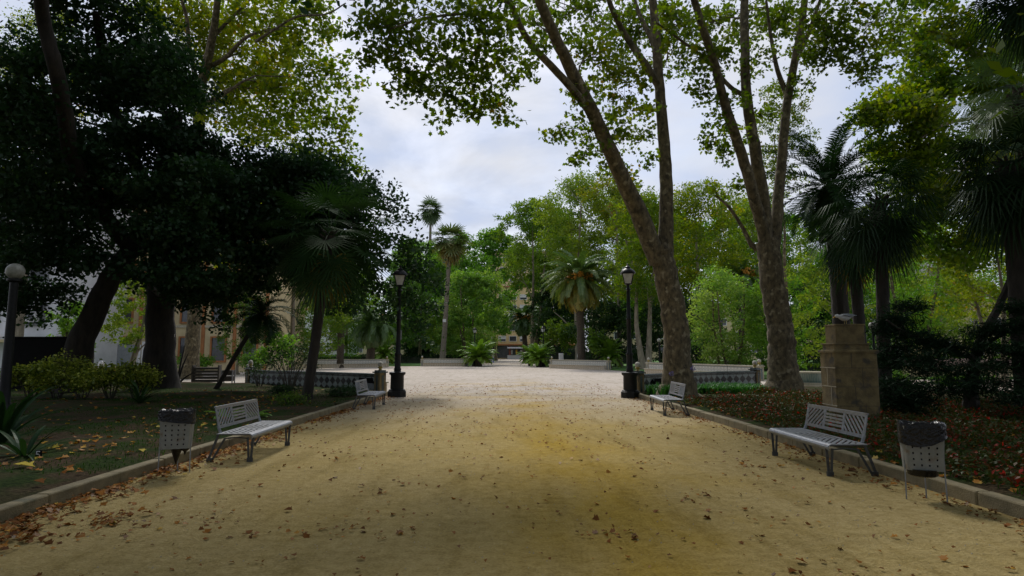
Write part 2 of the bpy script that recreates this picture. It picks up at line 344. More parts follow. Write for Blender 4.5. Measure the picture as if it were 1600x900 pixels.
# ------------------------------------------------------------------ palms
def pinnate(o, az, e0, L, droop, nl=34, wl=.035, ll=.5, tone=.4, curl=.25, out=None, ton=None):
    o = np.array(o, float); n = 11; pts = [o.copy()]; e = e0; dirs = []
    h = np.array([math.cos(az), math.sin(az), 0.]); side = np.array([-math.sin(az), math.cos(az), 0.])
    for i in range(n):
        t = i/n; e = e0-droop*(t**1.25); d = h*math.cos(e)+np.array([0, 0, 1.])*math.sin(e); dirs.append(d); pts.append(pts[-1]+d*L/n)
    dirs.append(dirs[-1]); pts = np.array(pts); dirs = np.array(dirs)
    for i in range(n):        # rachis
        w = .035*(1-i/n)+.008
        a, b = pts[i], pts[i+1]; out.append([a-side*w, a+side*w, b+side*w*.85, b-side*w*.85]); ton.append(tone+.12)
    for k in range(nl):
        t = .12+.88*k/nl; f = t*n; i = min(int(f), n-1); p = pts[i]*(1-f+i)+pts[i+1]*(f-i); d = dirs[i]
        upv = np.cross(side, d); upv = -upv if upv[2] < 0 else upv
        l = ll*math.sin(math.pi*(.18+.75*t))**.7*random.uniform(.85, 1.1)
        for sg in (-1, 1):
            dd = side*sg*.80+d*.55+upv*random.uniform(.0, .45); dd /= np.linalg.norm(dd)
            m = p+dd*l*.55; e_ = p+dd*l+np.array([0, 0, -curl*l*random.uniform(.6, 1.3)])
            ww = d*wl
            out.append([p-ww*.5, p+ww*.5, m+ww*.6, m-ww*.6]); out.append([m-ww*.6, m+ww*.6, e_+ww*.12, e_-ww*.12])
            v = tone+random.uniform(-.08, .08); ton += [v, v]
def fan(o, az, e0, Lp, Rf, nb=24, tone=.4, droop=.5, out=None, ton=None, w=.05, arc=2.3):
    o = np.array(o, float); h = np.array([math.cos(az), math.sin(az), 0.]); side = np.array([-math.sin(az), math.cos(az), 0.])
    z = np.array([0, 0, 1.])
    d = h*math.cos(e0)+z*math.sin(e0); mid = o+d*Lp*.55; d2 = h*math.cos(e0-.35)+z*math.sin(e0-.35); hub = mid+d2*Lp*.45
    for a, b in ((o, mid), (mid, hub)): out.append([a-side*.012, a+side*.012, b+side*.009, b-side*.009]); ton.append(max(0, tone-.25))
    e1 = e0-.45; fd = h*math.cos(e1)+z*math.sin(e1); nrm = np.cross(side, fd); nrm = -nrm if nrm[2] < 0 else nrm
    for k in range(nb):
        a = -arc+2*arc*k/(nb-1)+random.uniform(-.03, .03); bd = fd*math.cos(a)+side*math.sin(a)+nrm*.12
        L = Rf*(.78+.22*math.cos(a*.6))*random.uniform(.92, 1.05); bw = np.cross(bd, nrm); bw = bw/np.linalg.norm(bw)*w
        m = hub+bd*L*.55-z*droop*.12*L; e_ = hub+bd*L*.93-z*droop*L*random.uniform(.35, .65)
        out.append([hub-bw*.15, hub+bw*.15, m+bw*.5, m-bw*.5]); out.append([m-bw*.5, m+bw*.5, e_+bw*.08, e_-bw*.08])
        v = tone+random.uniform(-.07, .07); ton += [v, v]
def palm(name, label, base, top, kind='pinnate', n=46, L=3, r0=.25, r1=.2, leaf=None, bark=None, low=-.9, high=1.35, droop=1.3, tone=(.3, .8), group=None, fruit=0, nl=34, ll=.5, wl=.04, Lp=.9, nb=24, seed=1, skirt=0, bend=None, curl=.25, w=.05, fd=.5, deadfrac=.0):
    random.seed(seed); base, top = Vector(base), Vector(top)
    root = thing(name, label, 'palm tree', base, 0, group)
    mb = MB(); mid = (base+top)/2+(Vector(bend) if bend else Vector((0, 0, 0)))
    pp = smooth_path([base-Vector((0, 0, .15)), mid, top], 14); m = len(pp)
    rad = [(r0+(r1-r0)*i/(m-1)+r0*.5*math.exp(-i*.6))*(1+.07*(i % 2)) for i in range(m)]
    mb.tube(pp, rad, 10, jit=.08)
    for k in range(26):         # stubs of cut leaf bases below the crown
        i = m-1-int(random.random()*m*.14); a = random.uniform(0, 6.28); q = pp[i]; dv = Vector((math.cos(a), math.sin(a), .7))
        mb.tube([q+dv*rad[i]*.6, q+dv*(rad[i]+.14)], [.06, .03], 4)
    mb.build('trunk', bark or PTRUNK, root, off=base, smooth=True)
    out = []; ton = []
    for k in range(n):
        u = (k+.5)/n; az = k*2.39996+random.uniform(-.2, .2); e = high+(low-high)*u**.85+random.uniform(-.1, .1)
        tn = tone[0]+(tone[1]-tone[0])*u**2.2+random.uniform(-.06, .06)
        if kind == 'pinnate': pinnate(top, az, e, L*random.uniform(.88, 1.08)*(.75+.25*math.sin(math.pi*min(1, u+.25))), droop*random.uniform(.8, 1.15), nl, wl, ll, tn, curl, out, ton)
        else:
            if random.random() < deadfrac and u > .6: tn = .97
            fan(top, az, e, Lp*random.uniform(.8, 1.15), L*random.uniform(.85, 1.1), nb, tn, fd*random.uniform(.7, 1.3)+(.4 if u > .75 else 0), out, ton, w)
    for k in range(skirt):
        az = random.uniform(0, 6.28); fan(top-Vector((0, 0, random.uniform(.1, .9))), az, -1.15+random.uniform(-.15, .2), Lp*.5, L*.8, 16, .97, 1.0, out, ton, w)
    polys('fronds', np.array(out), leaf or LF_PALM, root, np.array(ton), off=base)
    for k in range(fruit):
        fm = MB(); a = k*2.4; q = top+Vector((math.cos(a)*.5, math.sin(a)*.5, .25)); e = top+Vector((math.cos(a)*1.15, math.sin(a)*1.15, random.uniform(.1, .8)))
        fm.tube([top, q, e], .03, 4)
        for j in range(34): fm.ball(e+Vector((random.gauss(0, .2), random.gauss(0, .2), random.gauss(-.12, .22))), .10, 6)
        fm.build('date_cluster', FRUIT, root, off=base)
    return root
# ------------------------------------------------------------------ ground, path and beds
def ground_material():
    m, t = newmat('sandy_ground'); L = t.links.new
    o = N(t, 'ShaderNodeOutputMaterial'); b = N(t, 'ShaderNodeBsdfPrincipled', i_Roughness=.95); L(b.outputs[0], o.inputs[0])
    b.inputs['Specular IOR Level'].default_value = 0
    tcn = N(t, 'ShaderNodeTexCoord'); s = N(t, 'ShaderNodeSeparateXYZ'); L(tcn.outputs['Object'], s.inputs[0])
    def noise(sc_, det=5, stretch=(1, 1, 1), rough=.6):
        mp = N(t, 'ShaderNodeMapping'); mp.inputs['Scale'].default_value = stretch; L(tcn.outputs['Object'], mp.inputs[0])
        n = N(t, 'ShaderNodeTexNoise', i_Scale=sc_, i_Detail=float(det), i_Roughness=rough); L(mp.outputs[0], n.inputs['Vector']); return n.outputs['Fac']
    def ramp(x, a, bb, ca=(0, 0, 0), cb_=(1, 1, 1)):
        r = N(t, 'ShaderNodeValToRGB'); e = r.color_ramp.elements; e[0].position = a; e[1].position = bb; e[0].color = (*ca, 1); e[1].color = (*cb_, 1); L(x, r.inputs[0]); return r.outputs[0]
    def mix(f, a, c, bt='MIX'):
        n = N(t, 'ShaderNodeMix', data_type='RGBA', blend_type=bt)
        for k, v in ((0, f), (6, a), (7, c)):
            if isinstance(v, (int, float)): n.inputs[k].default_value = v
            elif isinstance(v, tuple): n.inputs[k].default_value = (*v, 1)
            else: L(v, n.inputs[k])
        return n.outputs[2]
    def math_(op, a, c=None, d=None):
        n = N(t, 'ShaderNodeMath', operation=op)
        for k, v in enumerate((a, c, d)):
            if v is None: continue
            if isinstance(v, (int, float)): n.inputs[k].default_value = v
            else: L(v, n.inputs[k])
        return n.outputs[0]
    big = noise(.35, 4); med = noise(2.2, 6); fine = noise(38, 4); spk = noise(150, 2)
    path = mix(ramp(med, .35, .65), (.53, .42, .20), (.44, .35, .165))
    path = mix(ramp(big, .40, .62), path, (.50, .40, .20))
    # ochre sand trodden along the middle, its own colour
    wig = math_('MULTIPLY', math_('SUBTRACT', noise(.45, 3), .5), 2.2)
    xx = math_('SUBTRACT', math_('ADD', s.outputs[0], wig), math_('SUBTRACT', 1.15, math_('MULTIPLY', s.outputs[1], .02)))
    band = math_('POWER', 2.718, math_('MULTIPLY', math_('MULTIPLY', xx, xx), -.75))
    band2 = math_('POWER', 2.718, math_('MULTIPLY', math_('MULTIPLY', xx, xx), -.09))
    nmask = ramp(noise(1.1, 6, (1, .45, 1)), .30, .62)
    k1 = math_('MULTIPLY', band, math_('MULTIPLY_ADD', nmask, .55, .25))
    k2 = math_('MULTIPLY', band2, math_('MULTIPLY', ramp(noise(.55, 5, (1, .7, 1)), .50, .70), .5))
    path = mix(math_('MAXIMUM', k1, k2), path, (.50, .34, .055))
    plaza = mix(ramp(noise(.25, 5), .35, .65), (.72, .65, .60), (.62, .56, .505))
    plaza = mix(math_('MULTIPLY', math_('MULTIPLY', band2, ramp(noise(.5, 6, (.9, .8, 1)), .46, .70)), math_('SUBTRACT', 1.0, math_('MULTIPLY', ramp(math_('MULTIPLY', s.outputs[1], .01), .30, .42), 1))), plaza, (.60, .44, .16))
    edge = math_('ADD', s.outputs[1], math_('MULTIPLY', math_('SUBTRACT', noise(.7, 5), .5), 5.0))
    f = ramp(math_('MULTIPLY', edge, .01), .13, .27)
    col = mix(f, path, plaza)
    col = mix(ramp(fine, .25, .75), mix(1.0, col, (.62, .60, .56), 'MULTIPLY'), col)
    col = mix(ramp(noise(9, 6), .38, .60), mix(1.0, col, (.82, .80, .74), 'MULTIPLY'), col)
    col = mix(math_('MULTIPLY', ramp(noise(1.6, 7, (1.6, .28, 1)), .50, .64), .55), col, mix(1.0, col, (.70, .68, .60), 'MULTIPLY'))
    col = mix(math_('MULTIPLY', ramp(spk, .60, .70), .55), col, (.12, .09, .05))
    col = mix(math_('MULTIPLY', ramp(spk, .24, .32, (1, 1, 1), (0, 0, 0)), .4), col, (.55, .48, .36))
    L(col, b.inputs['Base Color'])
    bp = N(t, 'ShaderNodeBump', i_Strength=.75, i_Distance=.03); L(math_('ADD', math_('ADD', fine, math_('MULTIPLY', noise(9, 6), .9)), math_('MULTIPLY', med, 1.5)), bp.inputs['Height']); L(bp.outputs[0], b.inputs['Normal'])
    return m
def soil_material():
    m, t = newmat('bed_soil'); L = t.links.new
    o = N(t, 'ShaderNodeOutputMaterial'); b = N(t, 'ShaderNodeBsdfPrincipled', i_Roughness=1.0); L(b.outputs[0], o.inputs[0]); b.inputs['Specular IOR Level'].default_value = .05
    tcn = N(t, 'ShaderNodeTexCoord')
    n1 = N(t, 'ShaderNodeTexNoise', i_Scale=1.1, i_Detail=6.0); n2 = N(t, 'ShaderNodeTexNoise', i_Scale=22.0, i_Detail=5.0)
    L(tcn.outputs['Object'], n1.inputs[0]); L(tcn.outputs['Object'], n2.inputs[0])
    r1 = N(t, 'ShaderNodeValToRGB'); r1.color_ramp.elements[0].position = .42; r1.color_ramp.elements[1].position = .58; L(n1.outputs[0], r1.inputs[0])
    r2 = N(t, 'ShaderNodeValToRGB'); e = r2.color_ramp.elements; e[0].color = (.032, .022, .013, 1); e[1].color = (.075, .055, .032, 1); e[0].position = .35; e[1].position = .65; L(n2.outputs[0], r2.inputs[0])
    r3 = N(t, 'ShaderNodeValToRGB'); e = r3.color_ramp.elements; e[0].color = (.012, .022, .006, 1); e[1].color = (.032, .052, .012, 1); e[0].position = .35; e[1].position = .65; L(n2.outputs[0], r3.inputs[0])
    mm = N(t, 'ShaderNodeMix', data_type='RGBA'); L(r1.outputs[0], mm.inputs[0]); L(r2.outputs[0], mm.inputs[6]); L(r3.outputs[0], mm.inputs[7]); L(mm.outputs[2], b.inputs['Base Color'])
    bp = N(t, 'ShaderNodeBump', i_Strength=.9, i_Distance=.03); L(n2.outputs[0], bp.inputs['Height']); L(bp.outputs[0], b.inputs['Normal'])
    return m
GROUND = ground_material(); SOIL = soil_material()
g = MB(); xs = [-900, -60, -20, -10, 0, 10, 20, 60, 900]; ys = [-60, -10, 0, 10, 20, 30, 60, 120, 300, 1600]
vs = [(x, y, 0) for y in ys for x in xs]; nx = len(xs)
g.add(vs, [(j*nx+i, j*nx+i+1, (j+1)*nx+i+1, (j+1)*nx+i) for j in range(len(ys)-1) for i in range(nx-1)])
tag(g.build('ground', GROUND), None, None, kind='structure')
d = MB(); d.box((.1, 24.4, .004), (8.6, .05, .004)); tag(d.build('drain_strip', pmat('dark_steel', (.09, .085, .07), (.13, .12, .10), scale=12, rough=.7)), None, None, kind='structure')
KL = [(-4.93, -6), (-4.93, 2), (-4.90, 8), (-4.84, 13), (-4.76, 18), (-4.62, 24.3)]      # inner face of the left kerb
KR = [(5.16, -6), (5.16, 2), (5.15, 8), (5.08, 13), (5.00, 18), (4.92, 23.6)]
WL = [(-5.35, 25.6), (-7.6, 27.6), (-10.2, 29.6), (-12.9, 31.4)]                          # tiled bench back, left
WR = [(5.45, 24.6), (7.5, 26.6), (9.6, 28.2), (11.9, 29.4)]
def interp(line, y):
    for (x0, y0), (x1, y1) in zip(line, line[1:]):
        if y <= y1: return x0+(x1-x0)*(y-y0)/(y1-y0)
    return line[-1][0]
def kerb(line, sg, name):
    mb = MB(); pr = None; w, h = .17, .15
    segs = []
    for (x0, y0), (x1, y1) in zip(line, line[1:]):
        n = max(1, round((y1-y0)/1.1))
        for k in range(n): segs.append(((x0+(x1-x0)*k/n, y0+(y1-y0)*k/n), (x0+(x1-x0)*(k+1)/n, y0+(y1-y0)*(k+1)/n)))
    for a, b in segs:
        L = math.hypot(b[0]-a[0], b[1]-a[1])-.012; c = ((a[0]+b[0])/2+sg*w/2+random.uniform(-.006, .006), (a[1]+b[1])/2); ang = math.atan2(b[1]-a[1], b[0]-a[0])
        hh = h+random.uniform(-.008, .006)
        mb.box((c[0], c[1], hh/2-.03), (L, w, hh+.06), Matrix.Rotation(ang, 3, 'Z'), b=.014)
    return tag(mb.build(name, KERB), None, None, kind='structure')
kerb(KL, -1, 'kerb'); kerb(KR, 1, 'kerb')
def bed(poly, z, name, bump=.05):
    """a soil sheet over a polygon, gently uneven, fine near the camera"""
    xs0 = [p[0] for p in poly]; ys0 = [p[1] for p in poly]
    def inside(x, y):
        c = False; n = len(poly)
        for i in range(n):
            x0, y0 = poly[i]; x1, y1 = poly[(i+1) % n]
            if (y0 > y) != (y1 > y) and x < (x1-x0)*(y-y0)/(y1-y0)+x0: c = not c
        return c
    import bmesh
    bm = bmesh.new(); f = bm.faces.new([bm.verts.new((x, y, z)) for x, y in poly])
    bmesh.ops.triangulate(bm, faces=[f])
    for ax, lo, hi in ((0, min(xs0), max(xs0)), (1, min(ys0), max(ys0))):
        v = math.floor(lo)
        while v < hi:
            v += .8
            nrm = (1, 0, 0) if ax == 0 else (0, 1, 0); co = (v, 0, 0) if ax == 0 else (0, v, 0)
            bmesh.ops.bisect_plane(bm, geom=bm.verts[:]+bm.edges[:]+bm.faces[:], plane_co=co, plane_no=nrm)
    bnd = {v for e in bm.edges if e.is_boundary for v in e.verts}
    for v in bm.verts:
        if v not in bnd:
            x, y = v.co.x, v.co.y; v.co.z += bump*(.6+math.sin(x*1.3+y*.4)*.5+math.sin(y*1.7-x*.5)*.5)
    me = bpy.data.meshes.new(name); bm.to_mesh(me); bm.free(); me.polygons.foreach_set('use_smooth', [True]*len(me.polygons))
    return tag(link(name, me, SOIL), None, None, kind='structure')
BLp = [(x-.16, y) for x, y in KL]+[(-5.3, 25.3)]+[(x-.1, y-.3) for x, y in WL[1:]]+[(-16, 33), (-45, 33), (-45, -6)]
BRp = [(x+.16, y) for x, y in KR]+[(5.4, 24.3)]+[(x+.1, y-.3) for x, y in WR[1:]]+[(14, 28.6), (17, 24.5), (45, 24.5), (45, -6)]
bed(BLp, .12, 'planting_bed'); bed(BRp, .12, 'planting_bed')
# beds and lawns round the far side of the plaza
def slab(poly, z, name, mat):
    mb = MB(); n = len(poly); mb.add([(x, y, z) for x, y in poly]+[(x, y, -.05) for x, y in poly], [tuple(range(n))]+[(i, i+n, (i+1) % n+n, (i+1) % n) for i in range(n)])
    return tag(mb.build(name, mat), None, None, kind='structure')
LAWN = pmat('lawn', (.05, .13, .02), (.09, .19, .03), scale=.7, rough=1, bump=.5, bscale=30, third=((.08, .07, .03), .35, .62))
slab([(-4.6, 79.5), (-8, 79), (-11.3, 79), (-15, 77.5), (-25, 68), (-27.5, 66), (-70, 66), (-70, 165), (-4.6, 165)], .12, 'lawn', LAWN)
slab([(4.9, 79.5), (4.9, 165), (70, 165), (70, 38), (16.0, 38.5), (13.1, 46), (12.2, 51.5), (11.2, 57), (7.6, 68), (5.4, 72)], .12, 'lawn', LAWN)
slab([(-70, 40), (-30, 40), (-30, 62), (-70, 62)], .1, 'lawn', LAWN)
# ------------------------------------------------------------------ tiled bench walls round the plaza
def tile_material(name, w, h, c1, c2, z0):
    m, t = newmat(name); L = t.links.new
    o = N(t, 'ShaderNodeOutputMaterial'); b = N(t, 'ShaderNodeBsdfPrincipled', i_Roughness=.22); L(b.outputs[0], o.inputs[0])
    tcn = N(t, 'ShaderNodeTexCoord'); s = N(t, 'ShaderNodeSeparateXYZ'); L(tcn.outputs['Object'], s.inputs[0])
    def M(op, a, c=None):
        n = N(t, 'ShaderNodeMath', operation=op)
        for k, v in enumerate((a, c)):
            if v is None: continue
            if isinstance(v, (int, float)): n.inputs[k].default_value = v
            else: L(v, n.inputs[k])
        return n.outputs[0]
    u = M('DIVIDE', s.outputs[0], w); v = M('DIVIDE', M('SUBTRACT', s.outputs[2], z0), h)
    a = M('ADD', u, v); c = M('SUBTRACT', u, v)
    par = M('PINGPONG', M('ADD', M('FLOOR', a), M('FLOOR', c)), 1.0)
    ea = M('MINIMUM', M('PINGPONG', a, .5), M('PINGPONG', c, .5)); gr = M('LESS_THAN', ea, .018)
    nz = N(t, 'ShaderNodeTexNoise', i_Scale=9.0, i_Detail=5.0); L(tcn.outputs['Object'], nz.inputs[0])
    def mixc(f, A, B):
        n = N(t, 'ShaderNodeMix', data_type='RGBA'); L(f, n.inputs[0])
        for k, q in ((6, A), (7, B)):
            if isinstance(q, tuple): n.inputs[k].default_value = (*q, 1)
            else: L(q, n.inputs[k])
        return n.outputs[2]
    col = mixc(par, c1, c2); col = mixc(gr, col, (.14, .13, .11))
    rr = N(t, 'ShaderNodeValToRGB'); rr.color_ramp.elements[0].position = .55; rr.color_ramp.elements[1].position = .75; L(nz.outputs[0], rr.inputs[0])
    mu = N(t, 'ShaderNodeMath', operation='MULTIPLY', i_1=.5); L(rr.outputs[0], mu.inputs[0])
    col = mixc(mu.outputs[0], col, (.11, .115, .09)); L(col, b.inputs['Base Color']); return m
DIAMOND = tile_material('black_and_white_diamond_tiles', .41, .35, (.006, .009, .012), (.24, .28, .275), .10)
DOTS = tile_material('pale_patterned_tiles', .36, .22, (.60, .58, .52), (.50, .49, .45), .05)
SEATT = tile_material('beige_patterned_tiles', .30, .16, (.46, .38, .27), (.52, .46, .36), .02)
BLUEB = pmat('blue_grey_tile_border', (.10, .13, .15), (.16, .19, .20), scale=20, rough=.3)
def pillar(parent, x, y, dark, h=.98, off=(0, 0, 0)):
    mb = MB(); mb.box((x, y, h*.43), (.34, .34, h*.86)); pl = mb.build('pillar', STONE if dark else CREAM, parent)
    mc = MB(); mc.box((x, y, h*.86+.03), (.46, .46, .055), b=.01); mc.box((x, y, h*.86+.085), (.34, .34, .06), b=.01); mc.build('pillar_cap', CAP if dark else CREAM, pl)
    ms_ = MB()
    for sx_, sy_ in ((1, 0), (-1, 0), (0, 1), (0, -1)):
        ms_.box((x+sx_*.171, y+sy_*.171, h*.43), (.014 if sx_ else .12, .014 if sy_ else .12, h*.66))
    ms_.build('tile_inset', CAP if dark else BLUEB, pl)
    mn = MB(); mn.lathe((x, y, h*.86+.11), [(.10, 0), (.07, .03), (.055, .06), (.10, .10), (.115, .13), (.06, .16)], 12); mn.build('finial_neck', YBALL, pl, smooth=True)
    mo = MB(); mo.ball((x, y, h*.86+.11+.24), .115, 14); mo.build('finial_ball', WBALL, pl, smooth=True)
def chain(line, step=1.0):
    out = [line[0]]
    for a, b in zip(line, line[1:]):
        out.append(b)
    return out
def tiled_bench(name, label, line, seat_side, dark, h=.80, ends=(1, 1), group='tiled bench walls round the plaza'):
    """line: ground points of the back wall; local x runs along the chord, seat on the plaza side"""
    a, b = Vector((*line[0], 0)), Vector((*line[-1], 0)); ang = math.atan2(b.y-a.y, b.x-a.x)
    root = thing(name, label, 'tiled bench', a, ang, group); inv = Matrix.Rotation(-ang, 3, 'Z')
    loc = [inv @ (Vector((*p, 0))-a) for p in line]; th = .24
    wall, cap, seat, base, band = MB(), MB(), MB(), MB(), MB()
    for k, (p, q) in enumerate(zip(loc, loc[1:])):
        L = (q-p).length+.06; c = (p+q)/2; an = math.atan2(q.y-p.y, q.x-p.x); rm = Matrix.Rotation(an, 3, 'Z')
        lift = .001*(k % 2)
        wall.box(c+Vector((0, 0, h*.5-.02)), (L, th, h*.92), rm); cap.box(c+Vector((0, 0, h-.03+lift)), (L+.03, th+.11, .085), rm, b=.02)
        sgn = seat_side; nrm = rm @ Vector((0, sgn, 0))
        seat.box(c+nrm*(th/2+.24)+Vector((0, 0, .43+lift)), (L, .50, .05), rm, b=.012); base.box(c+nrm*(th/2+.20)+Vector((0, 0, .2)), (L, .38, .41), rm)
        for zz in ((h-.115, .05), (.055, .07)):
            band.box(c+Vector((0, 0, zz[0]+lift)), (L, th+.012, zz[1]), rm)
    wall.build('backrest', DIAMOND if dark else DOTS, root); cap.build('coping', CAP if dark else CREAM, root)
    band.build('border_band', CAP if dark else BLUEB, root); seat.build('seat', CREAM, root); base.build('seat_base', SEATT, root)
    if ends[0]: pillar(root, loc[0].x-.2, loc[0].y, dark)
    if ends[1]: pillar(root, loc[-1].x+.2, loc[-1].y, dark)
    return root
tb1 = tiled_bench('tiled_bench', 'dark capped tiled wall with black and white diamonds behind the left bed', WL, -1, True)
tb2 = tiled_bench('tiled_bench', 'black and white diamond tiled wall behind the big plane trunk on the right', WR, 1, True)
for t_, xx, flip in ((tb1, .55, -1), (tb2, 1.0, 1)):      # plain dark patch with a grey repair under it, near the path end
    q = MB(); q.box((xx, -.124*flip, .52), (.70 if t_ is tb2 else .9, .012, .22)); q.build('dark_repair_patch', BLACKB, t_)
    q = MB(); q.box((xx, -.124*flip, .26), (.70 if t_ is tb2 else .9, .010, .29)); q.build('grey_repair_patch', GREY, t_)
tiled_bench('tiled_bench', 'long pale patterned bench far across the plaza on the left', [(G(440, 66).x, 66), (G(520, 69.5).x, 69.5), (G(602, 74).x, 74)], -1, False, h=.95)
tiled_bench('tiled_bench', 'short pale tiled bench beyond the plaza, left of the far opening', [(G(662, 78).x, 78), (G(727, 78).x, 78)], -1, False, h=.95)
tiled_bench('tiled_bench', 'pale tiled bench in front of the orange fruited date palm', [(G(864, 68).x, 68), (G(949, 60).x, 60)], -1, False, h=.95)
tiled_bench('tiled_bench', 'long pale tiled bench seen behind the two big plane trunks', [(G(1016, 49).x, 49), (G(1100, 42.5).x, 42.5), (G(1184, 37).x, 37)], -1, False, h=.9)
# curved green tiled seat behind the second plane tree
root = thing('curved_tiled_seat', 'round green tiled planter wall seen beside the stone pedestal', 'tiled seat', G(1262, 31), 0)
m_ = MB(); m_.lathe((0, 0, 0), [(.85, 0), (.82, .1), (.74, .2), (.8, .62), (.82, .66)], 32); m_.build('ribbed_wall', pmat('green_glazed_tile', (.06, .13, .11), (.20, .24, .20), scale=4, rough=.3, stretch=(6, 6, .2)), root, smooth=True)
m_ = MB(); m_.lathe((0, 0, 0), [(.82, .66), (.93, .67), (.93, .73), (.55, .731)], 32); m_.build('rim', CREAM, root, smooth=True)
m_ = MB(); m_.lathe((0, 0, 0), [(1.3, 0), (1.3, .1), (1.05, .101), (1.05, .2), (.83, .201)], 32); m_.build('step', CREAM, root)
# ------------------------------------------------------------------ metal benches
def slot_panel(mb, x0, x1, z0, z1, kind, T, f=.045, th=.010, slat=.030, gap=.028, open_edges=()):
    """frame plus bars inside; T maps (x, z, depth) to space"""
    def bx(a, b, w, t_):
        a3, b3 = T(*a), T(*b); mb.bar(a3, b3, w, t_, up=Tn)
    Tn = T(0, 0, 1)-T(0, 0, 0)
    ix0, ix1, iz0, iz1 = x0+f*.5, x1-f*.5, z0+f*.5, z1-f*.5
    w, h = ix1-ix0, iz1-iz0
    if kind == 'h':
        n = 5; sp = h/(n)
        for k in range(1, n): z = iz0+k*sp; bx((ix0, z, 0), (ix1, z, 0), slat, th)
    else:
        sg = 1 if kind == '/' else -1
        sp = (slat+gap)*1.414; cx_, cz_ = (ix0+ix1)/2, (iz0+iz1)/2; k = -8
        while k <= 8:
            off = k*sp; k += 1; pts = []
            # line z-cz = sg*(x-cx)*tan + off
            for x in (ix0, ix1):
                z = cz_+sg*(x-cx_)*.8+off
                if iz0 <= z <= iz1: pts.append((x, z))
            for z in (iz0, iz1):
                x = cx_+(z-cz_-off)/(sg*.8)
                if ix0 < x < ix1: pts.append((x, z))
            if len(pts) >= 2 and math.hypot(pts[0][0]-pts[1][0], pts[0][1]-pts[1][1]) > .05:
                bx((*pts[0], 0), (*pts[1], 0), slat, th)
def make_bench(label):
    """local: x along the bench, -y towards the sitter's feet, origin on the ground under the seat"""
    root = thing('park_bench', label, 'bench', (0, 0, 0), 0, 'grey metal benches along the path')
    Lh = .90
    # seat
    st = MB(); zs = .425
    Ts = lambda x, z, d_: Vector((x, z, zs+d_))
    for a, b in (((-Lh, -.20), (Lh, -.20)), ((-Lh, .24), (Lh, .24))): st.bar(Ts(*a, 0), Ts(*b, 0), .06, .014, up=(0, 0, 1))
    for x in (-Lh+.02, -.30, .30, Lh-.02): st.bar(Ts(x, -.215, .001), Ts(x, .255, .001), .05, .013, up=(0, 0, 1))
    for kd, a, b in (('/', -Lh+.02, -.30), ('h', -.30, .30), ('\\', .30, Lh-.02)): slot_panel(st, a, b, -.22, .26, kd, Ts, slat=.044, gap=.02)
    prof = [(-.20, zs+.009), (-.235, zs+.006), (-.262, zs-.008), (-.275, zs-.030), (-.272, zs-.055), (-.255, zs-.072)]
    n = len(prof); vs = [(x, y, z) for x in (-Lh-.005, Lh+.005) for y, z in prof]+[(x, y+.012, z-.010) for x in (-Lh-.005, Lh+.005) for y, z in prof]
    fs = [(i, i+1, n+i+1, n+i) for i in range(n-1)]+[(2*n+i+1, 2*n+i, 3*n+i, 3*n+i+1) for i in range(n-1)]+[(i, 2*n+i, 2*n+i+1, i+1) for i in range(n-1)]+[(n+i+1, 3*n+i+1, 3*n+i, n+i) for i in range(n-1)]+[(n-1, 2*n-1+0, 4*n-1, 3*n-1), (0, 2*n, 3*n, n)]
    st.add(vs, fs); st.build('seat', METAL, root, smooth=False)
    # backrest, tilted
    bk = MB(); tilt = .20; z0b, z1b = .515, .80
    Tb = lambda x, z, d_: Vector((x, .275+(z-.43)*tilt+d_, z))
    for z in (z0b, z1b): bk.bar(Tb(-.80, z, 0), Tb(.80, z, 0), .045, .014, up=(0, 1, 0))
    for x in (-.785, -.265, .265, .785): bk.bar(Tb(x, z0b-.02, .001), Tb(x, z1b+.02, .001), .05, .013, up=(0, 1, 0))
    for kd, a, b in (('/', -.785, -.265), ('h', -.265, .265), ('\\', .265, .785)): slot_panel(bk, a, b, z0b, z1b, kd, Tb, slat=.030, gap=.026)
    bk.bar(Tb(-.81, z1b+.022, .004), Tb(.81, z1b+.022, .004), .016, .030, up=(0, 1, 0))
    bk.build('backrest', METAL, root)
    for sx_ in (-1, 1):
        x = sx_*(Lh-.07)
        up = MB(); up.tube([(sx_*.785, .25, zs-.02), (sx_*.785, .275, zs+.03), tuple(Tb(sx_*.785, z0b+.02, .01))], .022, 8); up.build('backrest_bracket', METAL, root, smooth=True)
        fl = MB()
        fl.bar((x, -.255, zs-.05), (x, -.235, 0), .034, .016, up=(1, 0, 0)); fl.bar((x, -.175, zs-.06), (x, -.205, 0), .030, .016, up=(1, 0, 0)); fl.box((x, -.22, .03), (.036, .085, .06))
        fl.build('leg', METALD, root)
        rl = MB()
        rl.bar((x, .27, zs-.01), (x, .42, 0), .034, .016, up=(1, 0, 0)); rl.bar((x, .17, zs-.07), (x, .36, .01), .028, .016, up=(1, 0, 0)); rl.box((x, .39, .03), (.036, .085, .06))
        rl.build('leg', METALD, root)
        rf = MB(); rf.tube([(x, -.26, zs-.03), (x, -.22, zs-.014), (x, .1, zs-.016), (x, .27, zs-.012)], .013, 6); rf.tube([(x, -.18, zs-.075), (x, 0, zs-.06), (x, .17, zs-.075)], .010, 6); rf.build('end_frame', METALD, root)
    return root
b0 = make_bench('grey slotted metal bench beside the left bin, leaves under it')
b0.location = (-4.14, 10.4, 0); b0.rotation_euler = (0, 0, R(90)+.01)
dup(b0, (-4.13, 19.1, 0), R(91.5), label='small distant grey metal bench by the left lamp post and tiled wall')
dup(b0, (4.60, 9.22, 0), R(-90+.5), label='grey slotted metal bench in front of the stone pedestal')
dup(b0, (4.47, 17.15, 0), R(-92), label='grey metal bench at the foot of the leaning plane trunk')
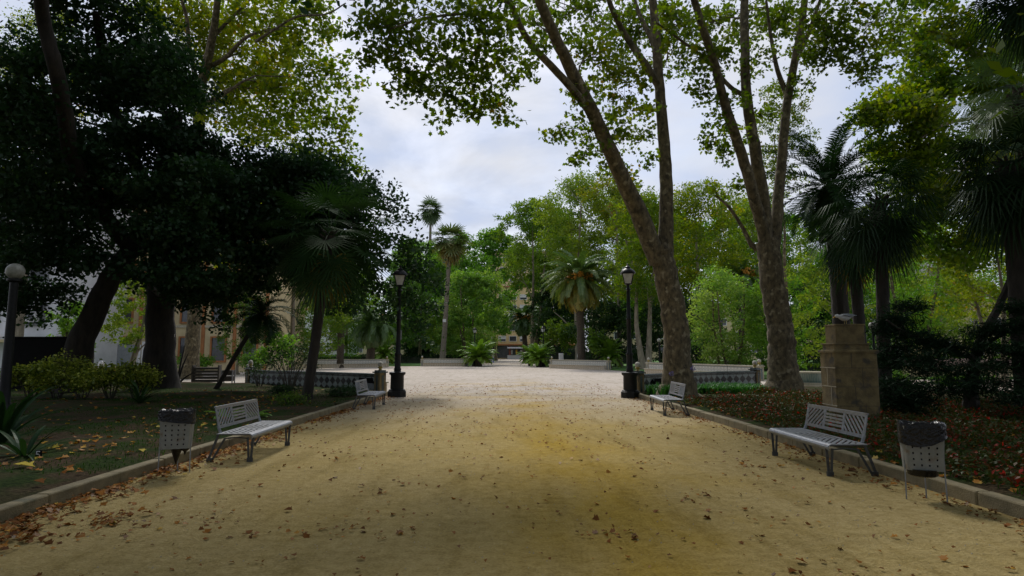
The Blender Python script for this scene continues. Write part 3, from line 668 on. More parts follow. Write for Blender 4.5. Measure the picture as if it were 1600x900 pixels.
# ------------------------------------------------------------------ litter bins
def make_bin(label, loc, rz, bagdrop, tail):
    root = thing('litter_bin', label, 'litter bin', loc, rz, 'perforated litter bins'); root.scale = (.76, .76, 1)
    w0, w1, zb, zt, dp = .215, .25, .34, .83, .17      # half widths bottom, top
    # front sheet with real square holes: grid of cells, hole cells left out
    def sect(u, z):           # u in [-1,1] front, then round sides
        k = (z-zb)/(zt-zb); w = w0+(w1-w0)*k
        return w*u, -dp-.02*k
    holes_x = [-.66, -.22, .22, .66]; holes_z = [.40, .465, .53, .595, .66]; hs = .011
    xs_ = sorted([-1, 1]+[h+s_*hs/.23 for h in holes_x for s_ in (-1, 1)]); zs_ = sorted([zb, zt]+[h+s_*hs for h in holes_z for s_ in (-1, 1)])
    mb = MB()
    for th_ in (0, .004):
        for i in range(len(xs_)-1):
            for j in range(len(zs_)-1):
                if i % 2 == 1 and j % 2 == 1: continue
                q = []
                for a, b in ((i, j), (i+1, j), (i+1, j+1), (i, j+1)):
                    x, y = sect(xs_[a], zs_[b]); q.append((x, y+th_, zs_[b]))
                mb.add(q, [(0, 1, 2, 3)])
    # side and back wrap
    k = 7
    for sg in (-1, 1):
        for i in range(k):
            a0, a1 = math.pi*.5*i/k, math.pi*.5*(i+1)/k
            def pt(a, z):
                kk = (z-zb)/(zt-zb); w = w0+(w1-w0)*kk; return (sg*(w+.0+math.sin(a)*.035), (-dp-.02*kk)+(1-math.cos(a))*(dp*1.7+.02*kk), z)
            mb.add([pt(a0, zb), pt(a1, zb), pt(a1, zt), pt(a0, zt)], [(0, 1, 2, 3)])
    mb.add([(-w0-.035, .12, zb), (w0+.035, .12, zb), (w1+.035, .12, zt), (-w1-.035, .12, zt)], [(0, 1, 2, 3)])
    mb.build('perforated_body', BINSHEET, root)
    ln = MB(); ln.box((0, -.02, (zb+zt)/2+.01), (.40, .25, zt-zb-.03), taper=1.12); ln.build('inner_liner', BAG, root)
    # plastic bag folded over the rim
    n = 44; rows = []; random.seed(int(loc[0]*10))
    for r_, (zz, e) in enumerate(((.83, -.055), (.862, -.02), (.868, .012), (.845, .024), (.79, .026), (.73, .024), (None, .03))):
        row = []
        for i in range(n):
            a = 2*math.pi*i/n; sx_ = math.copysign(abs(math.cos(a))**.55, math.cos(a)); sy_ = math.copysign(abs(math.sin(a))**.7, math.sin(a))
            x = (w1+.03+e)*sx_; y = -.03+(dp+.005+e)*sy_
            z = zz if zz is not None else bagdrop(sx_, sy_)
            j = .008 if r_ < 4 else .003
            row.append((x+random.uniform(-j, j), y+random.uniform(-j, j), z+random.uniform(-j, j)*1.6))
        rows.append(row)
    bg = MB(); bg.add([p for r_ in rows for p in r_], [(a*n+i, a*n+(i+1) % n, (a+1)*n+(i+1) % n, (a+1)*n+i) for a in range(len(rows)-1) for i in range(n)])
    bg.build('rubbish_bag', BAG, root, smooth=True)
    tl = MB()
    if tail == 'points':
        for x, zlow, ww in ((.02, .12, .12), (.16, .24, .09)):
            tl.lathe((x, -.03, 0), [(.006, zlow), (.03, zlow+.05), (ww*.75, zb-.03), (ww, zb+.01)], 9)
    else:
        tl.lathe((-.02, -.03, 0), [(.15, zb-.075), (.19, zb-.06), (.215, zb+.01)], 12)
    tl.build('bag_bottom', BAG, root, smooth=True)
    for x, y in ((-w0-.03, -.06), (w0+.03, -.06), (.03, .12)):
        lg = MB(); lg.bar((x, y, zt-.1 if abs(x) > .1 else zb+.05), (x*1.04, y, 0), .018, .009, up=(0, 1, 0)); lg.build('leg', METAL, root)
    return root
make_bin('grey perforated litter bin on the left kerb, black bag hanging out below in points', (-4.60, 8.72, 0), R(20), lambda a, b: .70-.035*a, 'points')
make_bin('grey perforated litter bin at the right kerb, crumpled black bag folded low over its rim', (4.76, 7.05, 0), R(-24), lambda a, b: .605+.07*(a+.3)**2, 'flat')
# ------------------------------------------------------------------ lamp posts
def make_lamp(label):
    root = thing('lamp_post', label, 'street lamp', (0, 0, 0), 0, 'black lantern lamp posts')
    m = MB(); m.lathe((0, 0, 0), [(.37, 0), (.37, .22), (.33, .235), (.33, .27), (.275, .29)], 8, R(22.5)); m.lathe((0, 0, 0), [(.25, .28), (.255, .32), (.25, .80), (.27, .83)], 16); m.lathe((0, 0, 0), [(.29, .83), (.31, .86), (.31, .93), (.22, .95)], 16); m.build('plinth', IRON, root, smooth=True)
    for k in range(8):
        a = 6.283*k/8; f = MB(); 
    m = MB(); m.lathe((0, 0, 0), [(.15, .94), (.13, 1.0), (.145, 1.04), (.115, 1.10), (.11, 1.55), (.135, 1.60), (.135, 1.63), (.095, 1.68), (.082, 2.2), (.078, 2.9), (.10, 2.93), (.10, 2.96), (.075, 3.0), (.065, 3.7), (.06, 4.02), (.10, 4.05), (.10, 4.08), (.06, 4.12), (.05, 4.22), (.12, 4.26)], 14)
    m.build('post', IRON, root, smooth=True)
    lt = MB(); zb, zt = 4.28, 4.66; wb, wt = .12, .205
    for sx_, sy_ in ((1, 1), (1, -1), (-1, 1), (-1, -1)): lt.bar((sx_*wb, sy_*wb, zb), (sx_*wt, sy_*wt, zt), .022, .022)
    lt.box((0, 0, zb-.005), (.27, .27, .03), b=.005); lt.box((0, 0, zt+.012), (.45, .45, .028), b=.006)
    lt.build('lantern_frame', IRON, root)
    for k in range(4):
        rm = Matrix.Rotation(k*math.pi/2, 3, 'Z'); gl = MB(); e = .006
        v = [(-wb+.012, -wb, zb+.012), (wb-.012, -wb, zb+.012), (wt-.012, -wt, zt-.004), (-wt+.012, -wt, zt-.004)]
        v = [rm @ Vector(p) for p in v]; inn = [rm @ (rm.inverted() @ p+Vector((0, .006, 0))) for p in v]
        gl.add(v+inn, [(0, 1, 2, 3), (7, 6, 5, 4), (0, 4, 5, 1), (1, 5, 6, 2), (2, 6, 7, 3), (3, 7, 4, 0)]); gl.build('glass_pane', GLASS, root)
    rf = MB(); rf.lathe((0, 0, 0), [(.30, zt+.028), (.29, zt+.06), (.24, zt+.13), (.16, zt+.20), (.10, zt+.225), (.095, zt+.26), (.115, zt+.27), (.05, zt+.31), (.02, zt+.36), (.035, zt+.385), (.002, zt+.42)], 12); rf.build('lantern_roof', IRON, root, smooth=True)
    return root
lp = make_lamp('tall black lantern lamp post left of the path, in front of dark drooping branches'); lp.location = (G(620, 23.6).x, 23.6, 0); lp.rotation_euler = (0, R(.4), R(8))
dup(lp, (G(985, 23.0).x, 23.0, 0), R(-12), label='tall black lantern lamp post right of the path beside the big plane trunk')
dup(lp, (G(741.5, 79).x, 79, 0), R(20), label='far small lamp post beside the low palm left of the distant opening')
dup(lp, (G(849, 75).x, 75, 0), R(35), label='far small lamp post right of the distant opening by the low palms')
c_ = MB(); c_.tube([(0, 0, 0), (0, 0, .9)], .025, 6)
bx_ = MB(); bx_.box((.10, 0, 2.35), (.06, .05, .38)); bx_.build('junction_box', GREY, lp)
def globe_lamp(label, loc, h, r, pr):
    root = thing('globe_lamp', label, 'street lamp', loc, 0, 'white globe lamps')
    m = MB(); m.lathe((0, 0, 0), [(pr*2.2, 0), (pr*2.2, .15), (pr*1.6, .3), (pr*1.2, .35), (pr, .8), (pr*.8, h-.1), (pr*1.4, h-.06), (pr*1.4, h)], 12); m.build('pole', IRON, root, smooth=True)
    m = MB(); m.ball((0, 0, h+r*.93), r, 20); m.build('globe', GLOBE, root, smooth=True)
globe_lamp('white globe lamp on a thick dark pole at the left edge', G(4, 16.2), 3.62, .215, .12)
globe_lamp('white globe lamp on a thin pole behind the stone pedestal', G(1370, 27), 2.72, .17, .06)
globe_lamp('tiny far globe lamp between pale trunks left of the big plane trunk', G(1031, 52), 2.6, .17, .06)
# ------------------------------------------------------------------ stone pedestal and gull
pr_ = G(1331, 13.3, .12)
root = thing('stone_pedestal', 'weathered stepped sandstone pedestal with a gull standing on it', 'pedestal', pr_, R(-2))
def pbox(name, c, d, mat=STONE, b=.02, par=None): m = MB(); m.box(c, d, b=b); return m.build(name, mat, par or root)
pbox('footing', (.1, 0, .03), (1.45, 1.25, .22)); pbox('shaft', (0, 0, .85), (.90, .66, 1.46)); pbox('shaft_cornice', (0, 0, 1.575), (.96, .72, .06), b=.015)
pbox('collar', (-.04, 0, 1.66), (.74, .56, .13)); pbox('collar_ledge', (-.04, 0, 1.735), (.78, .60, .03), b=.01); pbox('upper_block', (-.04, 0, 1.94), (.62, .48, .39)); pbox('top_slab', (-.04, 0, 2.145), (.64, .50, .03), b=.008)
mj = MB()
for z in (.42, .82, 1.22): mj.box((-.452, 0, z), (.006, .665, .02))
mj.box((-.452, .02, 1.02), (.006, .022, .38)); mj.box((-.452, -.12, .62), (.006, .022, .38)); mj.build('mortar_joints', STONEL, root)
mj = MB()
for z in (.42, .82, 1.22): mj.box((0, -.332, z), (.905, .006, .008))
for x, z in ((-.05, .62), (.12, 1.02), (-.1, 1.4), (.15, .25)): mj.box((x, -.332, z), (.008, .006, .38))
mj.build('stone_joints', pmat('dark_joint', (.05, .042, .03)), root)
gl_ = thing('seagull', 'grey and white gull standing on top of the stone pedestal', 'bird', pr_+Vector((-.04, 0, 2.16)), R(8))
def skinmesh(name, pts, edges, rad, mat, parent, lv=2, off=(0, 0, 0)):
    me = bpy.data.meshes.new(name); me.from_pydata([tuple(p) for p in pts], edges, []); ob = link(name, me, mat, parent)
    sk = ob.modifiers.new('skin', 'SKIN'); 
    for i, r_ in enumerate(rad):
        v = me.skin_vertices[0].data[i] if me.skin_vertices else None
        if v is not None: v.radius = (r_, r_) if not hasattr(r_, '__len__') else r_
    if me.skin_vertices: me.skin_vertices[0].data[0].use_root = True
    ss = ob.modifiers.new('sub', 'SUBSURF'); ss.levels = lv; ss.render_levels = lv
    return ob
gb = MB(); sect = [(-.215, .175, .012), (-.19, .18, .034), (-.155, .185, .042), (-.12, .175, .036), (-.08, .16, .05), (-.02, .15, .075), (.05, .155, .078), (.12, .17, .055), (.18, .18, .03), (.24, .185, .008)]
gb.tube([(x, 0, z) for x, z, r_ in sect], [r_ for x, z, r_ in sect], 12); gb.build('body', pmat('white_plumage', (.55, .55, .56), (.42, .42, .43), scale=20), gl_, smooth=True)
for sg in (-1, 1):
    wv = MB(); vs = [(-.07, .055*sg, .20), (-.02, .082*sg, .185), (.08, .078*sg, .165), (.20, .04*sg, .18), (.31, .012*sg, .195), (.20, .008*sg, .225), (.08, .02*sg, .238), (-.02, .02*sg, .228)]
    vs2 = [(x, y*1.3+.010*sg, z+.006) for x, y, z in vs]; n = 8
    wv.add(vs+vs2, [tuple(range(n)), tuple(range(2*n-1, n-1, -1))]+[(i, (i+1) % n, n+(i+1) % n, n+i) for i in range(n)]); wv.build('wing', pmat('grey_plumage', (.16, .17, .19), (.11, .12, .13), scale=15), gl_, smooth=False)
    lg = MB(); lg.tube([(.03, .03*sg, .10), (.035, .03*sg, .02), (.03, .03*sg, .006)], [.008, .005, .005], 5); lg.box((.005, .03*sg, .005), (.06, .03, .006)); lg.build('leg', YBALL, gl_)
bk_ = MB(); bk_.tube([(-.205, 0, .172), (-.245, 0, .155), (-.262, 0, .14)], [.012, .009, .003], 6); bk_.build('beak', YELP, gl_)
# ------------------------------------------------------------------ small things in the beds
sg_ = thing('number_marker', 'small black plate with a white number 5 in the left bed', 'marker', G(60, 9.0, .13), R(-8))
m = MB(); m.box((0, 0, .07), (.10, .02, .14), b=.005); m.build('plate', BLACKB, sg_)
m = MB(); u5 = (0, 1, 0); f5 = lambda x, z: (x*.011, -.0125, .07+z*.011)
for p_, q_ in (((-2.2, 4.6), (2.6, 4.6)), ((-2.0, 4.9), (-2.4, .6)), ((-2.7, .9), (.8, 1.2)), ((.4, 1.3), (2.3, .1)), ((2.1, .5), (2.3, -2.2)), ((2.4, -1.8), (.6, -3.9)), ((1.0, -3.8), (-2.8, -3.4))): m.bar(f5(*p_), f5(*q_), .013, .004, up=u5)
m.build('numeral', PLASTW, sg_)
ts = thing('triangular_placard', 'small white triangular placard on a stake beyond the left bed', 'sign', G(391, 38, 0), 0)
m = MB(); m.add([(-.32, -.01, .92), (.12, -.01, .68), (.12, -.01, 1.14), (-.32, .01, .92), (.12, .01, .68), (.12, .01, 1.14)], [(0, 1, 2), (5, 4, 3), (0, 3, 4, 1), (1, 4, 5, 2), (2, 5, 3, 0)]); m.build('placard', PLASTW, ts)
m = MB(); m.box((.09, .03, .5), (.04, .03, 1.0)); m.build('stake', PLASTW, ts)
for px, d_, w_, h_, lab in ((877, 71, .55, .95, 'white utility cabinet behind the right far tiled bench'), (905, 67, .42, 1.0, 'white round topped box hanging at the foot of the fruiting palm')):
    r_ = thing('utility_box', lab, 'utility box', G(px, d_, .1), 0); m = MB(); m.box((0, 0, .3+h_/2+(.5 if px == 905 else .3)), (w_, .3, h_), b=.05); m.build('cabinet', PLASTW, r_)
    m = MB(); m.box((0, 0, .35), (.12, .12, .9)); m.build('support', GREY, r_)
# slatted dark seat and small crate under the leaning thin palm
r_ = thing('slatted_planter', 'dark slatted wooden planter box beyond the left bed', 'planter', G(322, 34, 0), R(12))
for k in range(5): m = MB(); m.box((0, 0, .14+k*.17), (1.25, .5, .13), b=.01); m.build('slat_course', WOOD, r_)
m = MB(); m.box((.66, 0, .5), (.08, .56, 1.0), b=.01); m.box((-.66, 0, .5), (.08, .56, 1.0), b=.01); m.build('end_post', WOOD, r_)
r_ = thing('low_crate', 'small framed dark crate right of the slatted planter', 'crate', G(356, 33, 0), R(8))
for z, n_ in ((.3, 'lower_panel'), (.62, 'upper_panel')): m = MB(); m.box((0, 0, z), (.5, .4, .26), b=.02); m.build(n_, WOOD, r_)
for x in (-.27, .27):
    for y in (-.22, .22): m = MB(); m.box((x, y, .38), (.05, .05, .76)); m.build('post', GREY, r_)
r_ = thing('black_kiosk', 'plain black box kiosk behind the variegated shrubs at far left', 'kiosk', G(72, 27, .12), 0)
m = MB(); m.box((0, 0, 1.08), (2.7, 1.5, 2.16), b=.03); m.build('body', BLACKB, r_); m = MB(); m.box((0, 0, 2.2), (2.85, 1.65, .07), b=.02); m.build('lid', BLACKB, r_)
r_ = thing('yellow_barrow', 'yellow barrow with a white sack beyond the shrubs', 'barrow', G(166, 38, 0), R(15))
m = MB(); m.box((0, 0, .62), (1.3, .7, .34), taper=1.12, b=.03); m.build('tub', YELP, r_)
m = MB(); m.box((-.3, 0, .95), (.5, .4, .5), taper=.7, b=.1); m.build('sack', PLASTW, r_)
m = MB(); m.lathe((0, 0, 0), [(.2, -.04), (.22, 0), (.2, .04)], 14); w_ = m.build('wheel', BLACKB, r_); w_.location = (.4, 0, .22); w_.rotation_euler = (R(90), 0, 0)
m = MB(); m.tube([(-.5, .2, .0), (-.5, .2, .5)], .025, 5); m.tube([(-.5, -.2, 0), (-.5, -.2, .5)], .025, 5); m.build('leg_frame', IRON, r_)
# distant people
def person(label, loc, rz, top, bot, sit=False):
    r_ = thing('person', label, 'person', loc, rz)
    if not sit:
        pts = [(0, 0, .95), (0, 0, 1.18), (0, 0, 1.42), (0, 0, 1.50), (0, 0, 1.60), (0, 0, 1.70), (-.11, 0, .90), (-.12, .05, .5), (-.12, .12, .06), (.11, 0, .90), (.12, -.04, .5), (.12, -.14, .06), (-.19, 0, 1.40), (-.25, .02, 1.14), (-.27, -.04, .88), (.19, 0, 1.40), (.25, -.02, 1.14), (.26, -.1, .90)]
        rad = [.15, .13, .15, .055, .095, .08, .09, .065, .045, .09, .065, .045, .06, .045, .035, .06, .045, .035]
    else:
        pts = [(0, 0, .50), (0, 0, .72), (0, -.02, .96), (0, -.03, 1.05), (0, -.05, 1.15), (0, -.05, 1.25), (-.10, -.03, .48), (-.12, -.42, .48), (-.12, -.42, .06), (.10, -.03, .48), (.12, -.42, .48), (.12, -.46, .06), (-.19, 0, .93), (-.24, -.14, .72), (-.14, -.34, .58), (.19, 0, .93), (.24, -.14, .72), (.14, -.34, .58)]
        rad = [.15, .13, .15, .055, .095, .08, .09, .07, .045, .09, .07, .045, .06, .045, .035, .06, .045, .035]
    ed = [(0, 1), (1, 2), (2, 3), (3, 4), (4, 5), (0, 6), (6, 7), (7, 8), (0, 9), (9, 10), (10, 11), (2, 12), (12, 13), (13, 14), (2, 15), (15, 16), (16, 17)]
    skinmesh('body', pts, ed, rad, pmat('skin', (.35, .2, .13), (.3, .17, .11)), r_)
    z = .0 if not sit else -.45
    m = MB(); m.lathe((0, 0, 0), [(.155, .88+z), (.17, 1.0+z), (.165, 1.2+z), (.19, 1.38+z), (.13, 1.46+z)], 12); m.build('shirt', top, r_, smooth=True)
    m = MB()
    if not sit:
        for sg, y1, y2 in ((-1, .05, .10), (1, -.04, -.12)): m.tube([(.1*sg, 0, .93), (.12*sg, y1, .5), (.12*sg, y2, .12)], [.12, .09, .07], 8)
    else:
        for sg in (-1, 1): m.tube([(.1*sg, 0, .48), (.12*sg, -.42, .49), (.12*sg, -.43, .12)], [.12, .10, .07], 8)
    m.build('trousers', bot, r_, smooth=True)
    m = MB(); m.ball((0, .015 if not sit else -.035, 1.665+z), .108, 10); m.build('hair', pmat('dark_hair', (.03, .02, .015)), r_, smooth=True)
person('distant person in a white top and blue trousers walking near the far opening', G(770, 100), R(20), PLASTW, BLUE)
person('distant seated person in dark clothes beside the low palm', G(762, 99), R(60), BLACKB, BLACKB, True)
r_ = thing('stone_block_seat', 'low stone block under the seated distant person', 'stone seat', G(762, 99)+Vector((-.05, .1, 0)), R(60)); m = MB(); m.box((0, .05, .2), (1.0, .45, .36), b=.03); m.build('block', STONEL, r_)
# ------------------------------------------------------------------ the two big plane trees on the right
def pix_limb(t, spec, **kw): return t.limb([P(x, y, d) for x, y, d in spec], kw.pop('r0'), kw.pop('r1'), **kw)
def pix_clumps(t, spec, per_area=300, tone=.4, **kw):
    for c in spec:
        x, y, d, r = c[:4]; tn = c[4] if len(c) > 4 else tone; fl = c[5] if len(c) > 5 else .8
        t.clump(P(x, y, d), (r, r, r*fl), int(per_area*r*r)+40, tone=tn, **kw)
b1_ = G(1062, 21.8, .12)
T1 = Tree('plane_tree', 'big plane tree leaning left behind the right lamp post, trunk forked into three', 'tree', b1_, 'big plane trees of the right bed', size=.145)
random.seed(3)
T1.limb([b1_-Vector((0, 0, .3)), P(1059, 575, 21.8), P(1056, 520, 21.8), P(1050, 470, 21.8), P(1038, 420, 21.8), P(1027, 390, 21.7)], .50, .40, n=18, flare=.55, jit=.07, sub=7)
pix_limb(T1, [(1030, 410, 21.7), (1005, 350, 21.5), (982, 300, 21), (955, 240, 20.4), (928, 180, 19.7), (895, 115, 19), (868, 60, 18), (845, 5, 17), (825, -70, 16), (790, -140, 15)], r0=.36, r1=.10, n=14)
pix_limb(T1, [(1040, 420, 21.8), (1041, 350, 22), (1041, 290, 22), (1036, 210, 22), (1031, 140, 22), (1026, 70, 21.5), (1020, 0, 21), (1015, -80, 20)], r0=.30, r1=.12, n=12)
pix_limb(T1, [(1030, 400, 21.8), (1012, 348, 22.1), (990, 302, 21.7), (964, 255, 20.7)], r0=.22, r1=.16, n=10)
pix_limb(T1, [(1031, 135, 22), (1008, 100, 21.5), (980, 60, 21), (955, 10, 20), (935, -60, 19)], r0=.17, r1=.07, n=9)
pix_limb(T1, [(1028, 90, 21.8), (1018, 60, 21.8), (1000, 25, 22), (985, -20, 22)], r0=.14, r1=.07, n=8)
pix_limb(T1, [(930, 185, 19.8), (895, 140, 19), (866, 108, 18.4), (835, 75, 17.5), (812, 40, 16.8), (798, 5, 16), (770, -50, 14.5)], r0=.15, r1=.07, n=9)
pix_limb(T1, [(812, 40, 16.8), (770, 25, 16), (715, 22, 15.2), (660, 30, 14.6), (610, 45, 14)], r0=.07, r1=.02, n=6)
pix_limb(T1, [(798, 5, 16), (750, -20, 14), (700, -60, 12), (640, -120, 10)], r0=.08, r1=.03, n=6)
def clumps_fast(t, spec, per_area=340, tone=.4, spray=.15, per=15, twigs=.5):
    pix_clumps(t, spec, per_area=per_area, tone=tone, spray=spray, per=per, twigs=twigs)
clumps_fast(T1, [(590, 30, 14.5, .9), (640, 35, 14.5, 1.2), (700, 30, 15, 1.3), (760, 30, 15.5, 1.3), (600, 85, 14.5, .7), (640, 100, 14.8, .9), (690, 95, 15, .95), (735, 85, 15.5, 1.0), (780, 95, 15.8, .9),
    (690, 150, 15, .55), (655, 135, 14.8, .45), (745, 140, 15.5, .65), (790, 140, 16, .5), (692, 190, 15, .32), (787, 185, 16, .42), (740, 180, 15.6, .38), (715, 170, 15.4, .35), (765, 165, 15.8, .4), (625, 140, 14.6, .3),
    (830, 35, 18.8, 1.0), (835, 80, 17, .45), (815, 120, 16.8, .35), (880, 25, 20.8, 1.2), (925, 30, 20.8, 1.3), (965, 35, 22.8, 1.4), (1000, 60, 23.2, 1.3)])
clumps_fast(T1, [(930, 90, 20, 1.2, .6), (960, 120, 20.5, 1.2, .6), (905, 150, 19.5, .7, .5), (975, 165, 21, 1.0, .55), (890, 200, 19.5, .6), (925, 215, 20, .75), (960, 215, 20.5, .8), (870, 210, 19.5, .45), (905, 245, 20, .4), (950, 255, 21, .6), (1000, 215, 21.5, .6), (1010, 170, 22, .6), (985, 110, 21, 1.0, .6), (1010, 250, 22, .4), (1040, 100, 23.6, 1.0), (1060, 50, 23.6, 1.2), (1020, 20, 23.6, 1.5), (985, 280, 22, .5, .7)], tone=.45)
random.seed(5)
for k in range(15):     # the crown goes on above and in front of the picture
    x, y, z = random.uniform(-2, 7), random.uniform(4, 12), 0; z = max(9.0, 1.65+y*.63+1.6)+random.uniform(0, 3.2); T1.clump((x, y, z), (1.6, 1.6, .9), 420, tone=.4, spray=.45, size=.28, twigs=.1)
T1.finish()
b2_ = G(1226, 22.6, .12)
T2 = Tree('plane_tree', 'big plane tree with upright forked trunk behind the red flower bed, beside the pedestal', 'tree', b2_, 'big plane trees of the right bed', size=.145)
T2.limb([b2_-Vector((0, 0, .3)), P(1224, 575, 22.6), P(1219, 520, 22.6), P(1210, 460, 22.6), P(1203, 410, 22.6), P(1197, 375, 22.6)], .52, .40, n=18, flare=.6, jit=.07, sub=7)
pix_limb(T2, [(1201, 395, 22.6), (1190, 350, 22.4), (1176, 300, 22), (1160, 245, 21.6), (1143, 195, 21), (1128, 145, 20.6), (1115, 95, 20), (1100, 50, 19.5), (1085, 0, 19), (1070, -60, 18)], r0=.25, r1=.10, n=12)
pix_limb(T2, [(1197, 380, 22.6), (1193, 320, 22.6), (1184, 260, 22.4), (1174, 200, 22), (1166, 140, 21.6), (1164, 70, 21.3), (1163, 0, 21), (1165, -80, 20)], r0=.28, r1=.12, n=12)
pix_limb(T2, [(1207, 410, 22.6), (1213, 350, 22.8), (1217, 300, 23), (1223, 230, 23), (1230, 160, 23), (1243, 90, 22.5), (1255, 20, 22), (1262, -60, 21)], r0=.25, r1=.11, n=12)
pix_limb(T2, [(1230, 150, 23), (1215, 110, 23), (1205, 60, 23), (1197, 0, 22.5)], r0=.12, r1=.05, n=8)
pix_limb(T2, [(1243, 95, 22.5), (1262, 55, 22.5), (1278, 10, 22), (1295, -40, 21)], r0=.11, r1=.05, n=8)
pix_limb(T2, [(1165, 150, 21.8), (1140, 135, 21.5), (1105, 95, 21), (1060, 60, 20), (1025, 35, 19)], r0=.10, r1=.03, n=7)
pix_limb(T2, [(1175, 385, 23), (1160, 355, 23.2), (1140, 325, 23.4), (1118, 305, 23.6)], r0=.10, r1=.04, n=7)
pix_limb(T2, [(1195, 388, 22.7), (1182, 388, 22.9), (1172, 380, 23)], r0=.13, r1=.09, n=7)
clumps_fast(T2, [(1070, 40, 19, 1.1), (1110, 35, 21.8, 1.3), (1150, 30, 23, 1.3), (1195, 40, 24.5, 1.2), (1235, 35, 24.5, 1.2), (1280, 30, 20, 1.2), (1320, 35, 20, 1.2), (1365, 40, 20, 1.1), (1400, 60, 20.5, .8), (1300, 80, 20.5, .8), (1345, 90, 20.5, .8), (1275, 90, 21, .8), (1380, 105, 20.5, .55), (1350, 130, 20.5, .3), (1330, 110, 20.5, .35),
    (1095, 90, 20, .85), (1130, 85, 20.5, .8), (1200, 90, 22, .6), (1250, 90, 24.6, .8), (1100, 140, 20.5, .7), (1140, 160, 21, .7), (1120, 195, 21, .6), (1150, 215, 21.5, .6), (1185, 180, 22, .5), (1100, 225, 21.5, .45), (1130, 245, 22, .5), (1250, 130, 22.5, .5), (1285, 60, 20.5, 1.0), (1170, 110, 21.5, .5), (1215, 20, 24.5, 1.0), (1160, 290, 23, .4), (1120, 300, 23.5, .5)], tone=.38)
random.seed(6)
for k in range(26):
    x, y = random.uniform(6, 16), random.uniform(7, 24); z = max(9.5, 1.65+y*.63+1.6)+random.uniform(0, 3.5); T2.clump((x, y, z), (1.7, 1.7, .9), 420, tone=.4, spray=.45, size=.28, twigs=.1)
T2.finish()
# ------------------------------------------------------------------ the big dark tree on the left
bl = G(248, 27, .12)
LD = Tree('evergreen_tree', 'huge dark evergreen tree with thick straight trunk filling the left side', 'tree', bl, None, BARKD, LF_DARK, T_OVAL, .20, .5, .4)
random.seed(8)
LD.limb([bl-Vector((0, 0, .3)), P(249, 560, 27), P(250, 500, 27), P(251, 440, 27), P(254, 380, 27), P(256, 310, 27), P(262, 240, 26), P(270, 180, 25)], .66, .40, n=16, flare=.4)
pix_limb(LD, [(256, 330, 27), (225, 280, 26), (190, 210, 24), (165, 120, 22), (150, 20, 20)], r0=.35, r1=.12, n=10)
pix_limb(LD, [(254, 390, 27), (300, 402, 26.5), (370, 405, 26), (450, 402, 25.5), (540, 400, 25), (600, 395, 24.5)], r0=.16, r1=.06, n=8)
pix_limb(LD, [(256, 350, 27), (300, 330, 26), (350, 345, 25.5), (390, 360, 25)], r0=.15, r1=.05, n=8)
pix_limb(LD, [(262, 260, 26.5), (330, 270, 25), (420, 290, 24.5), (520, 300, 24.5), (610, 330, 24.5)], r0=.22, r1=.05, n=8)
random.seed(9)
dark = []
for k in range(230):
    px = random.uniform(-60, 540); lo = 60+max(0, (px-330))*.75; hi = 470 if px < 420 else 430
    if 60 < px < 230: hi = 430
    if px > 300: lo = max(lo, 215+(px-300)*.25)
    py = lo+(hi-lo)*random.random()**.9
    dark.append((px, py, random.uniform(20 if px < 380 else 23.5, 28), random.uniform(1.0, 1.5), random.uniform(.2, .7), .7))
for px, py, dd, r_ in [(560, 300, 24.5, 1.0), (600, 320, 24.5, .85), (622, 345, 24.5, .5), (600, 370, 24.5, .8), (560, 350, 24, 1.1), (625, 300, 24.5, .35), (590, 285, 24.5, .5), (640, 420, 25, .75), (665, 430, 25, .6), (690, 455, 25, .45), (640, 470, 25, .7), (670, 480, 25, .6), (600, 450, 25, .9), (560, 440, 24.5, 1.0), (590, 410, 25, .9), (630, 390, 25, .6), (540, 480, 25, .7), (600, 490, 25, .5), (655, 505, 25, .4), (520, 290, 24.5, .9), (480, 300, 24, 1.1), (570, 380, 25, 1.0), (500, 450, 25, .9), (645, 340, 24.6, .25),
        (330, 500, 26, .7), (300, 460, 26, .8), (345, 430, 26, .8), (60, 460, 24, .8), (20, 440, 22, .6), (110, 450, 25, .8), (70, 500, 26, .45), (110, 490, 26, .4), (225, 100, 22, 1.3), (180, 60, 21, 1.3), (120, 80, 20, 1.2), (100, 20, 20, 1.2), (240, 60, 22, 1.2), (270, 100, 23, 1.0), (140, 10, 20, 1.4), (200, 10, 21, 1.2), (20, 100, 20, 1.1), (280, 150, 23, 1.0)]:
    dark.append((px, py, dd, r_, .5, .75))
for k in range(60):     # ragged drooping ends of the boughs
    t_ = random.random(); px = 380+300*t_; py = 275+120*t_+random.uniform(-25, 150); dark.append((px, py, random.uniform(23.5, 25.5), random.uniform(.22, .5), .6, 1.0))
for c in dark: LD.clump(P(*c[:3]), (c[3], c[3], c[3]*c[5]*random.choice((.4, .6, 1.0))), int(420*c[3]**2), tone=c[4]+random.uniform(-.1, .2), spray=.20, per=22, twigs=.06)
random.seed(10)
for k in range(80):      # crown above the picture and towards the camera, over the left bed
    y = random.uniform(-4, 26); x = random.uniform(-22, -4.5); z = max(6.5, 1.65+y*.63+1.5)+random.uniform(0, 4); LD.clump((x, y, z), (2.1, 2.1, 1.2), 420, tone=.4, spray=.5, size=.40, twigs=.03, branch=False)
LD.finish()
bl2 = G(112, 24.5, .12)
L2 = Tree('evergreen_tree', 'dark leaning tree with a thick slanting trunk left of the huge evergreen', 'tree', bl2, None, BARKD, LF_DARK, T_OVAL, .20)
random.seed(12)
L2.limb([bl2-Vector((0, 0, .3)), P(125, 540, 24.5), P(150, 480, 24.5), P(178, 425, 24.3), P(205, 390, 24), P(228, 340, 24)], .52, .30, n=14, flare=.4)
